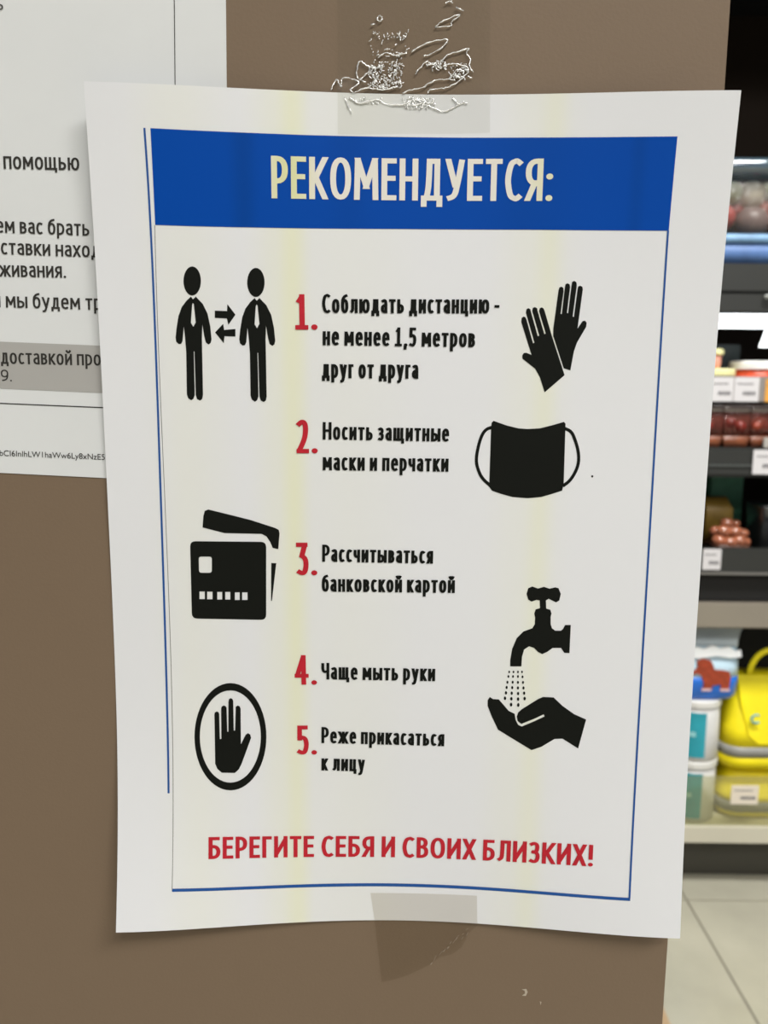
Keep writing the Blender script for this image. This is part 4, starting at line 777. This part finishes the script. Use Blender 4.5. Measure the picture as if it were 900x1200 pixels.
# ------- bottom: wipes, tubs and yellow bags
white_t = mat('white_tub_plastic', (206, 206, 204), .4, noise=.05, nscale=30, bump=.2, bscale=120)
teal = mat('teal_label', (38, 158, 176), .4, noise=.12, nscale=18)
def wipes_tub(z, label, h, cx=.900):
    t = thing('white_tub', label, 'tub', (cx, 2.035, z), 'white tubs with teal labels')
    MB().loft([cring(0, 0, 0, .070), cring(0, 0, .004, .073), cring(0, 0, h - .020, .070)]).build('body', white_t, t, True)
    MB().loft([cring(0, 0, h - .020, .074), cring(0, 0, h - .004, .074), cring(0, 0, h, .071)]).build('lid', mat('tub_lid', (226, 226, 222), .35), t)
    arc = [(.0738 * math.cos(a), .0738 * math.sin(a)) for a in [math.radians(150 + 128 * k / 16) for k in range(17)]]
    mb = MB()
    mb.loft([[(x, y, z_) for x, y in arc] for z_ in (.014, h - .034)], cap=False, closed=False)
    lab = mb.build('label', teal, t, True)
    wv = MB()
    arc2 = [(.0745 * math.cos(a), .0745 * math.sin(a)) for a in [math.radians(212 + 44 * k / 10) for k in range(11)]]
    wv.loft([[(x, y, z_) for x, y in arc2] for z_ in (h * .42, h * .50)], cap=False, closed=False)
    wv.build('label_stripe', mat('pale_teal', (150, 214, 220), .4), lab, True)
    return t
wipes_tub(.1975, 'white tub with a teal label, lower of two, standing on the cream shelf', .186)
wipes_tub(.3845, 'white tub with a teal label, upper of two, under the blue-and-white bag', .183)
# soft pack
t = thing('wipes_bag', 'blue and white soft packet with a brown woolly animal, lying on the tubs', 'packet', (.908, 2.035, .5685))
cross = [(-.100, .0), (-.098, -.040), (-.092, -.062)]
def soft(z, hx, hy): return rring(0, 0, z, hx, hy, .75, 6)
MB().loft([soft(.0, .088, .052), soft(.012, .098, .062), soft(.05, .101, .066), soft(.07, .101, .066)]).build('lower_print', mat('packet_blue', (34, 112, 214), .3, noise=.12, nscale=14), t, True)
MB().loft([soft(.07, .101, .066), soft(.10, .100, .063), soft(.13, .098, .05), soft(.150, .100, .030)]).build('upper_print', mat('packet_pale', (196, 224, 240), .3, noise=.06, nscale=14), t, True)
rings = []
for z, hx, hy in ((.150, .101, .030), (.166, .104, .018), (.186, .112, .008), (.212, .122, .003)):
    rings.append([(x, y + .004 * math.sin(x * 130), zz) for x, y, zz in rring(0, 0, z, hx, hy, .6, 6)])
MB().loft(rings).build('crimped_top', clear('packet_film', (240, 244, 246), .03, .15, .9, (222, 234, 238), bump=.6, bscale=40), t, True)
# white cloud and woolly animal, raised print on the front
def on_front(poly, name, m, y, label=None):
    o = MB().prism([(x, z) for x, z in poly], y, y + .006).build(name, m, t)
    if label: o['label'] = label
cl = [(x, z * 1.0 + .014) for x, z in [(-.09, .118), (-.075, .135), (-.055, .128), (-.04, .146), (-.015, .138), (.008, .150), (.03, .140), (.055, .146), (.075, .132), (.088, .136), (.092, .116), (.06, .112), (.02, .118), (-.03, .110), (-.07, .114)]]
on_front(cl, 'cloud_print', mat('cloud_white', (240, 244, 246), .35), -.064)
an = [(-.062, .098), (-.052, .094), (-.040, .098), (-.034, .108), (-.036, .120), (-.020, .128), (.002, .124), (.010, .112), (.014, .100), (.040, .098), (.058, .094), (.062, .078), (.058, .046), (.036, .046), (.034, .062), (.012, .058), (.008, .044), (-.016, .044), (-.014, .066), (-.022, .084), (-.034, .090), (-.046, .086), (-.060, .090)]
on_front([(x + .002, (z - .044) * 1.12 + .030) for x, z in an], 'animal_print', mat('woolly_brown', (158, 62, 34), .5, noise=.25, nscale=60), -.0685, 'brown woolly long-nosed animal')
for x in (-.002, .050):
    on_front([(x - .014, .030), (x + .012, .030), (x + .012, .037), (x - .014, .037)], 'animal_foot', mat('foot_pink', (222, 190, 196), .5), -.0695)

yel = mat('yellow_fabric', (242, 224, 2), .6, noise=.06, nscale=18, bump=.4, bscale=30)
grey_r = mat('reflective_grey', (150, 150, 146), .35, noise=.05, nscale=30)
def yellow_bag(z, label, hgt, top, flap=True, handle=True, squash=1.0):
    t = thing('yellow_bag', label, 'bag', (1.122, 2.085, z), 'yellow bags with grey stripes')
    R_ = lambda zz, hx, hy: rring(0, 0, zz, hx, hy, .55, 6)
    MB().loft([R_(0, .13, .085), R_(.012, .140, .098), R_(hgt * .16, .143, .100)]).build('base', yel, t, True)
    MB().loft([R_(hgt * .16, .1445, .1015), R_(hgt * .16 + .03, .1445, .1015)]).build('reflective_stripe', grey_r, t, True)
    MB().loft([R_(hgt * .16 + .03, .142, .099), R_(hgt * .45, .134, .088), R_(hgt * .62, .126, .075), R_(hgt * .86, .104, .05), R_(hgt, .094, .036)]).build('bag_body', yel, t, True)
    if flap:
        fl = MB()
        o = [(-.098, hgt + .004), (.098, hgt + .004), (.100, hgt * .72), (.088, hgt * .40), (.05, hgt * .32), (-.05, hgt * .32), (-.076, hgt * .40), (-.096, hgt * .72)]
        n = len(o)
        vs = [(x, -.038 - .066 * max(0, min(1, (hgt - zz) / hgt * 1.35)) ** .8, zz) for x, zz in o]
        vs2 = [(x, y - .004, zz) for x, y, zz in vs]
        fl.add(vs + vs2, [tuple(range(n)), tuple(range(n, 2 * n))[::-1]] + [(i, (i + 1) % n, (i + 1) % n + n, i + n) for i in range(n)])
        f_ = fl.build('flap', yel, t)
        em = MB(); a_ = [(-.060 + .014 * math.cos(w), -.100, hgt * .60 + .012 * math.sin(w)) for w in [math.radians(60 + 250 * k / 10) for k in range(11)]]
        em.tube(a_, .0032, 6); em.build('emblem', mat('emblem_blue', (60, 168, 190), .4), f_, True)['label'] = 'small light blue curved mark'
    if handle:
        hp = [(-.060 + .0 * k, -.03, hgt) for k in range(1)]
        pts = [(.060 * -math.cos(a), -.030, hgt - .008 + .085 * math.sin(a)) for a in [math.pi * k / 14 for k in range(15)]]
        MB().tube(pts, .0095, 8, .5).build('handle', yel, t, True)
    return t
yellow_bag(.1975, 'yellow bag with a grey stripe, lower of two, behind the clear guard', .150, 0, False, False)
yellow_bag(.3480, 'yellow bag with handle and grey stripe, upper of two, on the shelf', .268, 0)
